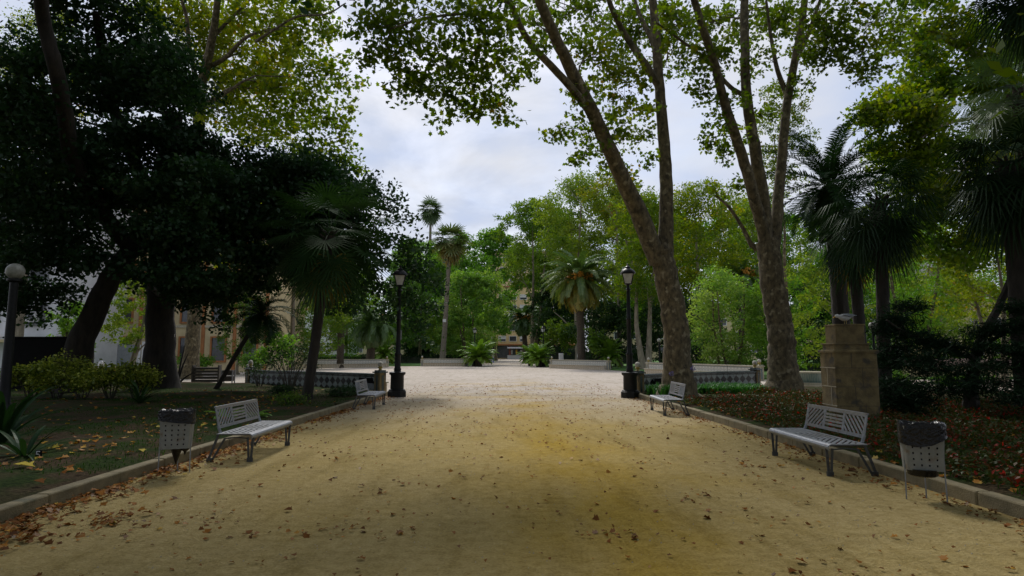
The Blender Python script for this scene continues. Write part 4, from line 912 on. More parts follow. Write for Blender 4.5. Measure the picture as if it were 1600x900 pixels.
pix_limb(L2, [(205, 390, 24), (160, 330, 22), (115, 250, 20), (100, 170, 18.5), (85, 100, 17.5), (70, 40, 17), (60, -30, 16)], r0=.30, r1=.17, n=12)
for c in [(60, 300, 20, 1.3), (20, 250, 19, 1.2), (110, 330, 21, 1.3), (20, 330, 20, 1.0), (150, 280, 21, 1.2), (60, 210, 19, 1.2), (110, 400, 22, 1.0), (40, 390, 21, .9), (0, 180, 18, .9), (60, 150, 18, .8)]: L2.clump(P(*c[:3]), (c[3], c[3], c[3]*.7), int(340*c[3]**2), tone=.5, spray=.3, twigs=.1)
L2.finish()
# ------------------------------------------------------------------ yellowing plane trees behind the dark one, and upper right
b3_ = G(296, 40, 0)
L3 = Tree('plane_tree', 'yellow green plane tree with pale limbs rising behind the dark evergreen', 'tree', b3_, 'yellowing plane trees', BARK, LF_YEL, T_PLANE, .21)
random.seed(14)
L3.limb([b3_-Vector((0, 0, .3)), P(300, 540, 40), P(305, 450, 40), P(308, 340, 38), P(310, 220, 36), P(312, 130, 35)], .46, .32, n=12, flare=.5)
pix_limb(L3, [(310, 150, 35), (325, 90, 34), (335, 40, 33), (342, -10, 32)], r0=.30, r1=.16, n=9)
pix_limb(L3, [(312, 110, 35), (350, 92, 34), (380, 62, 33), (405, 50, 32), (440, 45, 31)], r0=.16, r1=.05, n=7)
pix_limb(L3, [(308, 130, 35), (296, 80, 33), (292, 30, 32), (280, -10, 31)], r0=.16, r1=.08, n=7)
pix_limb(L3, [(330, 60, 33.5), (360, 30, 33), (390, 0, 32)], r0=.12, r1=.06, n=6)
pix_limb(L3, [(300, 170, 33), (345, 150, 32), (375, 130, 31), (400, 118, 30)], r0=.13, r1=.05, n=6)
pix_limb(L3, [(400, 65, 31), (430, 45, 30), (465, 26, 29), (510, 22, 28), (540, 5, 27)], r0=.09, r1=.03, n=6)
clumps_fast(L3, [(340, 30, 36, 1.9, .55), (390, 20, 34, 2.0, .55), (440, 20, 32, 1.8, .5), (490, 15, 30, 1.3, .4), (520, 45, 29, .7, .35), (280, 20, 36, 1.9, .6), (230, 20, 36, 1.8, .4), (380, 80, 36, 2.0, .55), (430, 80, 33, 1.6, .6), (470, 60, 31, 1.3, .45), (350, 130, 36, 1.8, .55), (400, 140, 35, 1.8, .55), (440, 140, 32, 1.5, .45), (490, 120, 30, 1.2, .4), (530, 130, 29, .6, .4), (520, 105, 29, .4), (480, 170, 30, 1.2, .35), (520, 190, 29, .8, .4), (540, 215, 29, .5), (440, 200, 32, 1.5, .4), (400, 200, 34, 1.6, .5), (500, 235, 29, 1.1, .35), (545, 245, 29, .55, .3), (560, 260, 28.5, .4), (460, 260, 30, 1.3, .3), (520, 275, 29, .8, .3), (350, 180, 35, 1.6, .5), (565, 130, 29, .25), (545, 90, 29, .3), (310, 60, 36, 1.5, .55), (330, 90, 37, 1.4, .55), (420, 110, 35, 1.4, .55), (540, 170, 29, .4)], per_area=330, spray=.26, per=16, twigs=.3)
clumps_fast(L3, [(215, 210, 34, 1.2), (380, 360, 38, 1.6, .55), (430, 330, 38, 1.6, .6), (350, 400, 38, 1.2, .55), (200, 130, 36, 1.2)], per_area=240, spray=.42)
L3.finish()
b4_ = G(1672, 29, .1)
R4 = Tree('plane_tree', 'yellowing plane tree spreading its limbs in from the upper right corner', 'tree', b4_, 'yellowing plane trees', BARKL, LF_YEL, T_PLANE, .19)
random.seed(15)
R4.limb([b4_-Vector((0, 0, .3)), P(1670, 450, 29), P(1665, 330, 28.5), P(1650, 230, 28), P(1620, 160, 27.5), P(1575, 115, 27)], .50, .24, n=12, flare=.4)
pix_limb(R4, [(1575, 115, 27), (1540, 90, 27), (1505, 72, 26.5), (1465, 52, 26), (1430, 40, 25.5)], r0=.20, r1=.06, n=8)
pix_limb(R4, [(1560, 105, 27), (1520, 85, 26.5), (1470, 62, 26), (1430, 52, 25.5), (1385, 48, 25)], r0=.12, r1=.03, n=7)
pix_limb(R4, [(1560, 100, 27), (1545, 60, 27), (1530, 10, 27)], r0=.10, r1=.05, n=7)
pix_limb(R4, [(1650, 240, 28), (1590, 200, 27), (1530, 185, 26), (1475, 195, 25.5), (1440, 215, 25)], r0=.14, r1=.04, n=7)
pix_limb(R4, [(1640, 270, 28), (1590, 250, 27), (1540, 260, 26), (1490, 290, 26)], r0=.12, r1=.04, n=7)
R4c = []
random.seed(16)
for k in range(120):
    px = random.uniform(1370, 1620); py = random.uniform(-10, 400)
    if px < 1420 and 60 < py < 150: continue
    if px < 1400 and py < 100: continue
    R4c.append((px, py, random.uniform(24.5, 29), random.uniform(.6, 1.15), random.uniform(.0, .55)))
R4c += [(1345, 175, 26, .6), (1370, 165, 26, .7), (1360, 200, 26, .7), (1395, 160, 26, .7), (1350, 225, 26, .5), (1385, 225, 26, .9), (1420, 250, 26, 1.0), (1340, 190, 26, .3)]
clumps_fast(R4, R4c, per_area=380, spray=.24, per=16, twigs=.3, tone=.35)
R4.finish()
# ------------------------------------------------------------------ palms
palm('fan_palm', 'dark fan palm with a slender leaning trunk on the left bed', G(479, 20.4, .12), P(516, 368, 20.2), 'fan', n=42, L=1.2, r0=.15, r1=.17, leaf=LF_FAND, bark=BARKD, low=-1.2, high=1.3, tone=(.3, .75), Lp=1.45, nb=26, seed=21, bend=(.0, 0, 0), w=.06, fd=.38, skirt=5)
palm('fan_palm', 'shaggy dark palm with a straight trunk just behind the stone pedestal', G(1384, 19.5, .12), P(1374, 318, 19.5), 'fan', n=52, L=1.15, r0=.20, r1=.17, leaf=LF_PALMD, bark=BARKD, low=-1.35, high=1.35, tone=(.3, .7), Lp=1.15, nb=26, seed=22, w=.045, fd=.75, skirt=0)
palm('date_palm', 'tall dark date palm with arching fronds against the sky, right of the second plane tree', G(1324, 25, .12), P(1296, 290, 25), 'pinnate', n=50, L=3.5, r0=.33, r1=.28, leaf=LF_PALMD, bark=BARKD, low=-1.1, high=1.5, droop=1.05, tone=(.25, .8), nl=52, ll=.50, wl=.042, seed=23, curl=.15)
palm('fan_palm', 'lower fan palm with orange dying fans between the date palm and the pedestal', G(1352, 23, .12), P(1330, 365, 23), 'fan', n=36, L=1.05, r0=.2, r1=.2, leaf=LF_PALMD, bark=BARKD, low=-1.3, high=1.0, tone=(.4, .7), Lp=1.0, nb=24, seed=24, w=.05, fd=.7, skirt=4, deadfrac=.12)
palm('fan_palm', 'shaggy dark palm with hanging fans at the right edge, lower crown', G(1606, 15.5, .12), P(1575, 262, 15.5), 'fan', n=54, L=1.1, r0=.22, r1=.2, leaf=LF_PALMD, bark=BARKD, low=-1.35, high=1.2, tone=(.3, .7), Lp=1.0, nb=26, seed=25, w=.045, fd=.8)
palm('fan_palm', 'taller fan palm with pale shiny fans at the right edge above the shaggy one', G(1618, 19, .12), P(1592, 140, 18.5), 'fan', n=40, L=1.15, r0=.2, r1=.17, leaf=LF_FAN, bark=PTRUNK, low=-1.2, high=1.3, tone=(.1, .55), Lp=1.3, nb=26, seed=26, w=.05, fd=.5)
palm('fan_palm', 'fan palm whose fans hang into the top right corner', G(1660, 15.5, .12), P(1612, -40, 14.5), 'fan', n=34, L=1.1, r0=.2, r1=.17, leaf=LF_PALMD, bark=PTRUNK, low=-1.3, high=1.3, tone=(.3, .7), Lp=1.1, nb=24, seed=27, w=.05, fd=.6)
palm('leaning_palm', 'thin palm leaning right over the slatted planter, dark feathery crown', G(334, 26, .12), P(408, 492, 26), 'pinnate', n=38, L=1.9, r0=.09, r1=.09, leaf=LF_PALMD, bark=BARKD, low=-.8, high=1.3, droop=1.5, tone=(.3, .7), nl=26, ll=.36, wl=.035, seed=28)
palm('washingtonia_palm', 'tallest thin fan palm standing against the sky', G(669, 118, 0), P(673, 328, 118), 'fan', n=46, L=1.7, r0=.35, r1=.22, leaf=LF_FAN, bark=PTRUNKL, low=-1.3, high=1.35, tone=(.2, .6), Lp=1.5, nb=13, seed=29, w=.24, fd=.25)
palm('washingtonia_palm', 'tall thin fan palm with a straw coloured shaggy crown and a small trunk sign', G(691, 84, .1), P(704, 375, 84), 'fan', n=54, L=1.9, r0=.36, r1=.26, leaf=LF_FAN, bark=PTRUNKL, low=-1.45, high=1.35, tone=(.5, 1.0), Lp=1.7, nb=13, seed=30, w=.24, fd=.22, skirt=16)
r_ = thing('trunk_sign', 'small white sign fixed to the trunk of the straw crowned palm', 'sign', P(694.5, 501, 83.6)); m = MB(); m.box((0, 0, 0), (.45, .06, .42)); m.build('plate', PLASTW, r_)
palm('date_palm', 'date palm with orange fruit clusters right of the far opening', G(909, 66, .1), P(905, 438, 66), 'pinnate', n=90, L=5.0, r0=.42, r1=.42, leaf=LF_PALM, bark=PTRUNK, low=-1.1, high=1.5, droop=1.55, tone=(.5, 1.08), nl=42, ll=.62, wl=.12, seed=31, fruit=10, curl=.45)
palm('date_palm', 'grey green date palm with drooping fronds behind the left far tiled bench', G(577, 74, .1), P(583, 508, 74), 'pinnate', n=60, L=4.6, r0=.5, r1=.45, leaf=LF_PALM, bark=PTRUNK, low=-.75, high=1.4, droop=1.9, tone=(.3, .62), nl=38, ll=.62, wl=.10, seed=32, curl=.4)
palm('date_palm', 'smaller orange fruited palm seen through the gap before the yellow building', G(822, 105, .1), P(818, 499, 105), 'pinnate', n=54, L=4.2, r0=.45, r1=.4, leaf=LF_PALM, bark=PTRUNK, low=-.9, high=1.4, droop=1.5, tone=(.2, .6), nl=26, ll=.7, wl=.16, seed=33, fruit=7)
lowp = palm('low_palm', 'bushy low bright palm left of the far opening behind the small lamp post', G(748, 77, .0), G(748, 77, 1.0), 'pinnate', n=46, L=3.0, r0=.4, r1=.45, leaf=LF_SAGO, bark=PTRUNK, low=.0, high=1.5, droop=1.15, tone=(.3, .8), nl=26, ll=.5, wl=.12, seed=34, group='low bushy palms by the far opening')
dup(lowp, G(842, 74, 0), 1.2, (.82, .82, .9), 'bushy low bright palm right of the far opening, in front of its neighbour', 'low bushy palms by the far opening')
dup(lowp, G(829, 80, 0), 2.9, (.75, .75, .85), 'bushy low palm right of the far opening, half behind the one at the lamp', 'low bushy palms by the far opening')
dup(lowp, G(952, 63, 0), 3.6, (.7, .7, 1.0), 'bushy low palm behind the right end of the bench by the fruiting palm')
dup(lowp, G(600, 84, 0), 4.6, (1.0, 1.0, 1.3), 'bushy low palm at the left lamp post, beyond the far lawn')
dup(lowp, G(1145, 48, 0), .5, (.5, .5, .6), 'small low palm under the bright shrub tree on the right')
palm('slim_palm', 'slim pale palm trunk rising among trees left of the dark leaning palm', G(457, 60, 0), P(459, 425, 60), 'pinnate', n=26, L=2.6, r0=.18, r1=.13, leaf=LF_PALM, bark=PTRUNKL, low=-.6, high=1.3, droop=1.5, tone=(.3, .6), nl=22, ll=.5, wl=.1, seed=36)
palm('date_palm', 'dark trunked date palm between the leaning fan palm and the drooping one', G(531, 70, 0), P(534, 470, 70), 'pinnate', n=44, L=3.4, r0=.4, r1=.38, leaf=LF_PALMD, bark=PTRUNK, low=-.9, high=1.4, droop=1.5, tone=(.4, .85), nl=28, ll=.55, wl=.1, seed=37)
palm('date_palm', 'small palm top showing above the bright shrub tree between the plane trunks', G(1160, 62, 0), P(1158, 432, 62), 'pinnate', n=34, L=2.6, r0=.3, r1=.3, leaf=LF_PALM, bark=PTRUNK, low=-.7, high=1.4, droop=1.4, tone=(.3, .9), nl=24, ll=.5, wl=.1, seed=38, fruit=3)
# ------------------------------------------------------------------ background trees
BG = [  # px, depth, top py, crown width px, kind leaf, bark, trunks, crown0, tone, label
 (655, 104, 372, 100, 'MID', 1, .25, .5, 'mid green tree behind the tall thin palms, left of the straw crowned one'),
 (736, 92, 424, 98, 'BRIGHT', 3, .16, .45, 'round bright green tree beside the straw crowned palm trunk'),
 (690, 97, 470, 66, 'BRIGHT', 1, .15, .7, 'low bright green tree directly behind the straw crowned palm trunk'),
 (722, 124, 362, 80, 'MID', 1, .2, .45, 'taller blue green tree above the round bright one'),
 (775, 138, 352, 80, 'MID', 1, .2, .6, 'far green tree on the skyline left of the olive plane tree'),
 (832, 98, 306, 105, 'OLIVE', 2, .46, .45, 'tall olive plane tree with thin forked trunks right of the far opening'),
 (905, 84, 276, 130, 'OLIVE', 2, .40, .75, 'tall yellow green plane tree rising behind the orange fruited palm'),
 (968, 74, 262, 110, 'PLANE', 1, .36, .6, 'plane tree with pale trunk just left of the right lantern'),
 (1010, 58, 300, 120, 'YEL', 2, .40, .35, 'yellow green plane tree with pale twin trunks behind the leaning trunk'),
 (1095, 66, 282, 150, 'YEL', 1, .34, .5, 'broad yellow green tree between the two big plane trunks'),
 (1190, 70, 300, 130, 'OLIVE', 1, .34, .6, 'olive tree mass behind the second big plane trunk'),
 (1140, 44, 428, 135, 'BRIGHT', 3, .08, .65, 'bright leafy shrub tree between the two big plane trunks'),
 (1222, 42, 430, 100, 'MID', 2, .10, .75, 'fresh green shrub tree right behind the second plane trunk'),
 (1285, 36, 400, 120, 'OLIVE', 2, .20, .75, 'yellow green wispy tree above the pedestal gull'),
 (1236, 40, 118, 95, 'PLANE', 1, .62, .5, 'small high plane crown right of the second big tree against the sky'),
 (1430, 46, 330, 130, 'MID', 2, .22, .8, 'pale green tree behind the dark palm trunks at right'),
 (1500, 52, 420, 110, 'OLIVE', 2, .25, .8, 'yellowish small tree before the white and orange building'),
 (1566, 30, 330, 170, 'YEL', 2, .38, .45, 'yellow green tree with dark forked stems at lower right'),
 (1400, 64, 400, 110, 'OLIVE', 1, .2, .5, 'dull green tree seen between the palm trunks at right'),
 (1330, 58, 380, 110, 'MID', 1, .2, .6, 'mid green tree behind the lower fan palm'),
 (1620, 44, 300, 140, 'MID', 1, .15, .6, 'mid green tree at the right edge behind the forked one'),
 (195, 36, 428, 78, 'OLIVE', 2, .34, .75, 'small light tree with thin trunk before the cream building at left'),
 (112, 34, 470, 62, 'MID', 2, .25, .9, 'small bright bush tree between the leaning trunk and white building'),
 (372, 48, 425, 80, 'OLIVE', 1, .12, .25, 'dull weeping tree right of the pale trunk at left'),
 (440, 62, 400, 105, 'OLIVE', 2, .18, .35, 'dull green tree behind the slim pale palm'),
 (495, 66, 440, 90, 'OLIVE', 1, .15, .5, 'olive green tree seen right of the leaning fan palm trunk'),
 (540, 90, 400, 90, 'OLIVE', 1, .15, .35, 'mid green tree behind the two date palms on the left'),
 (625, 96, 385, 70, 'BRIGHT', 1, .15, .3, 'green tree behind the left lantern'),
 (868, 96, 430, 80, 'DARK', 1, .1, .9, 'dark green tree low behind the fruiting palm, left side'),
 (945, 72, 470, 90, 'DARK', 2, .05, .9, 'dark evergreen mass behind the right end of the bench by the fruiting palm'),
 (1030, 66, 470, 80, 'DARK', 1, .08, .8, 'dark evergreen between pale trunks left of the leaning trunk'),
 (1090, 60, 470, 80, 'DARK', 1, .08, .9, 'dark evergreen behind the bright shrub tree'),
 (20, 44, -10, 150, 'YEL', 1, .4, .4, 'yellow green tree filling the upper left corner behind the dark one'),
 (1240, 62, 440, 120, 'DARK', 1, .08, .9, 'dark evergreen right of the second plane trunk, far back'),
 (1300, 50, 500, 90, 'DARK', 1, .05, .9, 'dark low tree just behind the pedestal'),
 (650, 118, 480, 90, 'DARK', 1, .05, .9, 'dark low tree behind the far lawn'),
 (340, 60, 380, 110, 'MID', 1, .2, .5, 'mid green tree behind the slatted planter at left'),
]
LFK = dict(MID=LF_MID, BRIGHT=LF_BRIGHT, OLIVE=LF_OLIVE, PLANE=LF_PLANE, YEL=LF_YEL, DARK=LF_DARK)
for i, (px, d_, ty, wpx, lf, ntr, c0, tn, lab) in enumerate(BG):
    base = G(px, d_, .05); h = P(px, ty, d_).z-.05; w = wpx*d_/F*1.02; size = max(.2, .0045*d_)
    bk = BARK if i == 14 else BARKL if lf in ('YEL', 'OLIVE', 'PLANE') else (BARKD if lf == 'DARK' else BARK)
    dens = {'OLIVE': .75, 'YEL': .8, 'PLANE': .8}.get(lf, 1.15)
    if i in (14, 15, 16, 17, 21): dens = .65
    bg_tree('plane_tree' if lf in ('YEL', 'PLANE') else ('evergreen_tree' if lf == 'DARK' else 'broadleaf_tree'), lab, 'tree', base, h, w, LFK[lf], bk, ntr, c0, dens, size*.88, 34 if h < 12 else 46, 100+i, 'trees round the plaza', tn, trunk_r=.15 if i == 14 else max(.14, min(.34, h*.017)))
# trees that shade the path from beside and behind the photographer
random.seed(77)
sh = Tree('plane_tree', 'plane tree standing over the near end of the path', 'tree', (7.4, -2.5, .1), 'plane trees shading the near path', BARK, LF_PLANE, T_OVAL, .42)
sh.limb([(7.4, -2.5, -.2), (7.3, -2.5, 3), (6.9, -2.3, 6), (6, -2, 9)], .45, .25, n=10, flare=.4)
for k in range(60):
    a = random.uniform(0, 6.283); r = 9.5*math.sqrt(random.random()); y = -2+r*math.sin(a); x = 4+r*math.cos(a)
    z = max(7.0, 1.65+max(0, y)*.63+1.8)+random.uniform(0, 4); sh.clump((x, y, z), (1.9, 1.9, 1.1), 150, tone=.4, spray=.6, per=10, twigs=.03)
sh = sh.finish()
dup(sh, (-7.5, -5, .1), 2.6, (1.1, 1.1, 1.08), 'plane tree over the left side of the near path')
dup(sh, (3.6, -17, .1), 1.1, (1.2, 1.2, 1.1), 'plane tree behind the photographer, further down the path')
dup(sh, (-6, -20, .1), 3.1, (1.2, 1.2, 1.1), 'plane tree behind the photographer on the left')
dup(sh, (12, -10, .1), 4.1, (1.1, 1.1, 1.0), 'plane tree behind the photographer on the right')
# extra canopy trees to the sides so the beds lie in deep shade
dup(sh, (17, 6, .1), 2.2, (1.15, 1.15, 1.05), 'plane tree shading the right bed from outside the picture')
dup(sh, (-21, 5, .1), .2, (1.15, 1.15, 1.0), 'plane tree shading the left bed from outside the picture')
# ------------------------------------------------------------------ dark conifer at lower right
bc = G(1517, 15.2, .12)
CN = Tree('conifer', 'dark conifer with flat spreading branches at the lower right', 'tree', bc, None, BARKD, LF_FIR, T_NEED, .17, 1.2, .0)
random.seed(31)
CN.limb([bc-Vector((0, 0, .2)), P(1518, 600, 15.3), P(1530, 540, 15.6), P(1560, 480, 16), P(1585, 420, 16)], .17, .08, n=8, flare=.1)
pix_limb(CN, [(1525, 560, 15.4), (1470, 545, 15.2), (1415, 520, 15), (1385, 500, 14.9)], r0=.07, r1=.02, n=6)
pix_limb(CN, [(1530, 545, 15.6), (1570, 520, 15), (1620, 500, 14.5)], r0=.06, r1=.02, n=6)
def pad(px, py, dd, w, h=.12, n=900, tn=.5):
    CN.clump(P(px, py, dd), (w, w*.8, h), n, tone=tn, spray=.10, per=16, twigs=.25)
for px, py, dd, w in [(1400, 500, 15.5, .55), (1425, 525, 15, .6), (1460, 535, 15, .7), (1500, 545, 15, .7), (1420, 480, 16, .5), (1385, 515, 15.5, .4), (1540, 520, 15, .6), (1580, 510, 14.5, .7), (1600, 480, 14.5, .6), (1380, 560, 15, .6), (1420, 570, 14.5, .8), (1470, 580, 14, .9), (1530, 575, 14, .9), (1590, 570, 14, .9), (1400, 600, 14, .7), (1440, 610, 13.5, .8), (1500, 605, 13.5, .8), (1560, 600, 13.5, .8), (1600, 620, 13, .7), (1390, 625, 14, .6), (1430, 630, 13.5, .6), (1560, 545, 14.5, .8), (1450, 560, 14.5, .8), (1600, 545, 14, .7), (1410, 545, 15, .6)]:
    pad(px, py, dd, w, .16, 1300)
CN.finish()
# ------------------------------------------------------------------ shrubs and bed plants
def shrub(label, loc, r, h, leaf, n, size, tmpl=T_OVAL, name='shrub', tone=.5, seed=1, group=None, stems=7, cat='shrub', spray=.12):
    random.seed(seed); t = Tree(name, label, cat, loc, group, WOOD, leaf, tmpl, size, .8, .1)
    loc = Vector(loc)
    for k in range(stems):
        a = 6.283*k/stems+random.uniform(-.3, .3); e = loc+Vector((math.cos(a)*r*.7, math.sin(a)*r*.7, h*random.uniform(.55, .9)))
        t.limb([loc+Vector((math.cos(a)*.08, math.sin(a)*.08, -.05)), (loc+e)/2+Vector((0, 0, h*.12)), e], .022, .008, 5, sub=3)
    for k in range(12):
        a = random.uniform(0, 6.28); q = math.sqrt(random.random())*.75; z = h*(.35+.5*(1-q*.5)*random.random()+.1)
        t.clump(loc+Vector((math.cos(a)*q*r, math.sin(a)*q*r, z)), (r*.36, r*.36, h*.24), n//12, tone=tone+random.uniform(-.1, .1), spray=spray, per=9, twigs=.3)
    return t.finish()
for i, (px, d_, r, h, lab) in enumerate([(48, 20.5, .95, 1.15, 'yellow variegated shrub nearest the left globe lamp pole'), (88, 21, 1.0, 1.35, 'tallest yellow variegated shrub in front of the black kiosk'), (128, 20.5, .95, 1.15, 'yellow variegated shrub below the leaning trunk'), (172, 21, 1.0, 1.2, 'yellow variegated shrub in front of the yellow barrow'), (212, 21.5, .8, 1.15, 'yellow variegated shrub touching the huge straight trunk')]):
    shrub(lab, G(px, d_, .12), r, h, LF_VAR, 3000, .11, seed=40+i, group='variegated shrubs of the left bed', tone=.52)
shrub('dark low rounded shrub under the diamond tiled wall on the left', G(545, 21.5, .12), .85, .38, LF_DARK, 2600, .06, seed=50, tone=.6)
shrub('dark low rounded shrub left of the leaning fan palm foot', G(445, 22, .12), .8, .35, LF_DARK, 2200, .06, seed=51, tone=.6)
shrub('mossy low mound shrub near the foot of the leaning fan palm', G(455, 18.6, .12), .5, .28, LF_OLIVE, 1800, .05, seed=52, tone=.3)
shrub('thin leafy shrub in front of the left tiled wall and far bench', G(452, 25.5, .12), 1.4, 2.0, LF_DARK, 1500, .09, seed=53, tone=.8, stems=12)
shrub('thin leafy shrub at the left end pillar of the tiled wall', G(405, 28, .12), .8, 1.5, LF_DARK, 700, .09, seed=54, tone=.8)
shrub('large leaved green shrub beyond the left end of the tiled wall', G(432, 44, 0), 1.7, 3.2, LF_MID, 1500, .26, seed=55, tone=.7)
shrub('low green shrub by the triangular placard', G(398, 46, 0), 1.2, 1.5, LF_BRIGHT, 1200, .2, seed=56, tone=.3)
shrub('fresh green hedge shrub right of the stone pedestal', G(1392, 21, .12), .9, .9, LF_MID, 2200, .09, seed=57, tone=.6)
shrub('green shrub under the conifer at right', G(1500, 24, .12), 1.1, .7, LF_MID, 1600, .1, seed=58, tone=.3)
shrub('tall pale stemmed shrub right of the fruiting palm trunk', G(932, 63, .1), 1.9, 4.6, LF_OLIVE, 1400, .3, seed=59, tone=.3, stems=9)
shrub('grey green bushy shrub left of the fruiting palm trunk', G(872, 76, .1), 2.6, 5.8, LF_OLIVE, 2600, .33, seed=60, tone=.6, stems=9)
shrub('dull shrub by the far white benches at left', G(300, 47, 0), 1.6, 1.6, LF_MID, 1300, .2, seed=61, tone=.5)
# hosta like rosette with broad leaves behind the near left bench, and others
def rosette(label, loc, n, L, w, leaf, up=.9, seed=1, tone=.5, name='leafy_plant', arch=.9, cat='plant', keel=.25):
    random.seed(seed); r_ = thing(name, label, cat, loc); Q = []; T = []
    for k in range(n):
        az = k*2.4+random.uniform(-.2, .2); e = up*random.uniform(.35, 1.25); l = L*random.uniform(.7, 1.1); h = np.array([math.cos(az), math.sin(az), 0]); s_ = np.array([-math.sin(az), math.cos(az), 0]); z = np.array([0, 0, 1.])
        pts = [h*.03]; m = 8
        for j in range(m): ee = e-arch*(j/m)**1.5; pts.append(pts[-1]+(h*math.cos(ee)+z*math.sin(ee))*l/m)
        tn = tone+random.uniform(-.2, .2)
        for j in range(m):
            w0 = w*math.sin(math.pi*(.12+.86*j/m))**.8; w1 = w*math.sin(math.pi*min(.999, .12+.86*(j+1)/m))**.8
            for sg in (-1, 1):
                Q.append([pts[j], pts[j]+s_*sg*w0+z*w0*keel, pts[j+1]+s_*sg*w1+z*w1*keel, pts[j+1]]); T.append(tn)
    polys('leaves', np.array(Q), leaf, r_, np.array(T)); return r_
rosette('big dark strap leaved plant at the left edge of the near bed', G(2, 10.6, .13), 26, 1.3, .05, LF_DARK, 1.15, 1, .45, 'yucca_plant', 1.1)
rosette('smaller dark strap leaved plant beside the number marker', G(38, 9.2, .13), 12, .75, .04, LF_DARK, .8, 2, .5, 'yucca_plant', .8)
rosette('bright broad leaved plant behind the near left bench', G(352, 14.6, .13), 16, .5, .085, LF_BRIGHT, .6, 3, .45, 'hosta_plant')
rosette('bright broad leaved plant behind the near left bench, right one of the pair', G(395, 14.8, .13), 14, .46, .08, LF_BRIGHT, .6, 4, .4, 'hosta_plant')
rosette('dark arching plant at the foot of the huge straight trunk', G(218, 19, .13), 24, 1.0, .04, LF_DARK, 1.0, 5, .8, 'arching_plant')
# two spiky forked bare plants in front of the pale trunk
r_ = thing('spiky_plant', 'dark forked spiky plant before the pale trunk at left', 'plant', G(276, 30, .12)); m = MB()
for a, l, az in ((.3, 1.6, 0), (-.5, 1.3, .4), (.9, 1.0, .2), (.1, 2.0, 1.0)): m.tube([(0, 0, 0), (math.sin(a)*l*.5, .1*az, math.cos(a)*l*.6), (math.sin(a)*l, .2*az, math.cos(a)*l)], [.06, .04, .015], 5)
m.build('stems', BARKD, r_)
# agapanthus strip, red ground cover, grass and fallen leaves: nobody could count these
def zbed(x, y): return .12+.05*(.6+np.sin(x*1.3+y*.4)*.5+np.sin(y*1.7-x*.5)*.5)
def scatter_poly(poly, n):
    P_ = np.array(poly); lo, hi = P_.min(0), P_.max(0); out = []
    tot = 0
    while tot < n:
        q = lo+(hi-lo)*rng.random((n, 2)); ins = np.zeros(n, bool)
        for i in range(len(P_)):
            (x0, y0), (x1, y1) = P_[i], P_[(i+1) % len(P_)]
            if y0 == y1: continue
            c = (y0 > q[:, 1]) != (y1 > q[:, 1]); ins ^= c & (q[:, 0] < (x1-x0)*(q[:, 1]-y0)/(y1-y0)+x0)
        q = q[ins]; out.append(q); tot += len(q)
    return np.concatenate(out)[:n]
def blades(poly, n, L, w, bend=.5, tone=(.4, .2), zf=zbed, clus=None):
    q = scatter_poly(poly, n)
    if clus is not None:
        c = scatter_poly(poly, clus); q = c[rng.integers(0, clus, n)]+rng.normal(size=(n, 2))*.10
    az = rng.random(n)*6.283; h = np.stack([np.cos(az), np.sin(az), 0*az], 1); s_ = np.stack([-np.sin(az), np.cos(az), 0*az], 1); z = np.array([0, 0, 1.])
    l = L*rng.uniform(.5, 1.15, n)[:, None]; b = np.stack([q[:, 0], q[:, 1], zf(q[:, 0], q[:, 1])-.01], 1); bd = bend*rng.uniform(.3, 1.4, n)[:, None]
    m = b+z*l*.62+h*l*bd*.3; e = b+z*l*(1-.35*bd)+h*l*bd*.95; W_ = s_*w/2
    V = np.concatenate([np.stack([b-W_, b+W_, m+W_, m-W_], 1), np.stack([m-W_, m+W_, e+W_*.15, e-W_*.15], 1)]); t = np.clip(rng.normal(tone[0], tone[1], n), 0, 1)
    return V, np.concatenate([t, t])
V, T = blades([(7.2, 23.2), (8.3, 22.4), (9.8, 22.0), (10.4, 23.2), (10.6, 25.4), (9.4, 26.0), (8, 25.0)], 9000, .33, .034, .8, (.45, .22), clus=420)
tag(polys('strap_leaf_planting', V, LF_STRAP, None, T), 'bright green strap leaved planting between the two big plane trunks', 'plants', kind='stuff')
V, T = blades([(5.4, 20.9), (6.2, 21.0), (6.1, 23.2), (5.4, 23.4)], 700, .5, .034, .8, (.3, .2), clus=40)
tag(polys('strap_leaf_planting', V, LF_STRAP, None, T), 'dark strap leaved plants beside the big leaning trunk foot', 'plants', kind='stuff')
PURPLE = pmat('lilac_petal', (.16, .12, .38), (.10, .08, .26), scale=30)
for i, (x, y, z, lab, gone) in enumerate([(5.75, 21.2, .95, 'lilac agapanthus flower head above the tiled wall patch, left of the trunk', 0), (6.1, 19.9, 1.15, 'lilac agapanthus flower against the big leaning trunk', 0), (8.05, 22.2, 1.35, 'dry agapanthus seed head right of the big leaning trunk', 1), (5.4+.65, 20.6, 1.2, 'dry agapanthus seed head left of the big leaning trunk', 1)]):
    f = thing('agapanthus_flower', lab, 'flower', (x, y, .12), 0, 'agapanthus stems of the right bed'); m = MB(); m.tube([(0, 0, 0), (.02, 0, z*.5), (0, 0, z-.12)], .006, 5); m.build('stem', WOOD, f)
    c = np.array([0, 0, z-.12])+unit(rng.normal(size=(90, 3)))*(.075 if not gone else .055); polys('flower_head', leaf_polys(c, np.full(90, .035), T_OVAL), WOOD if gone else PURPLE, f)
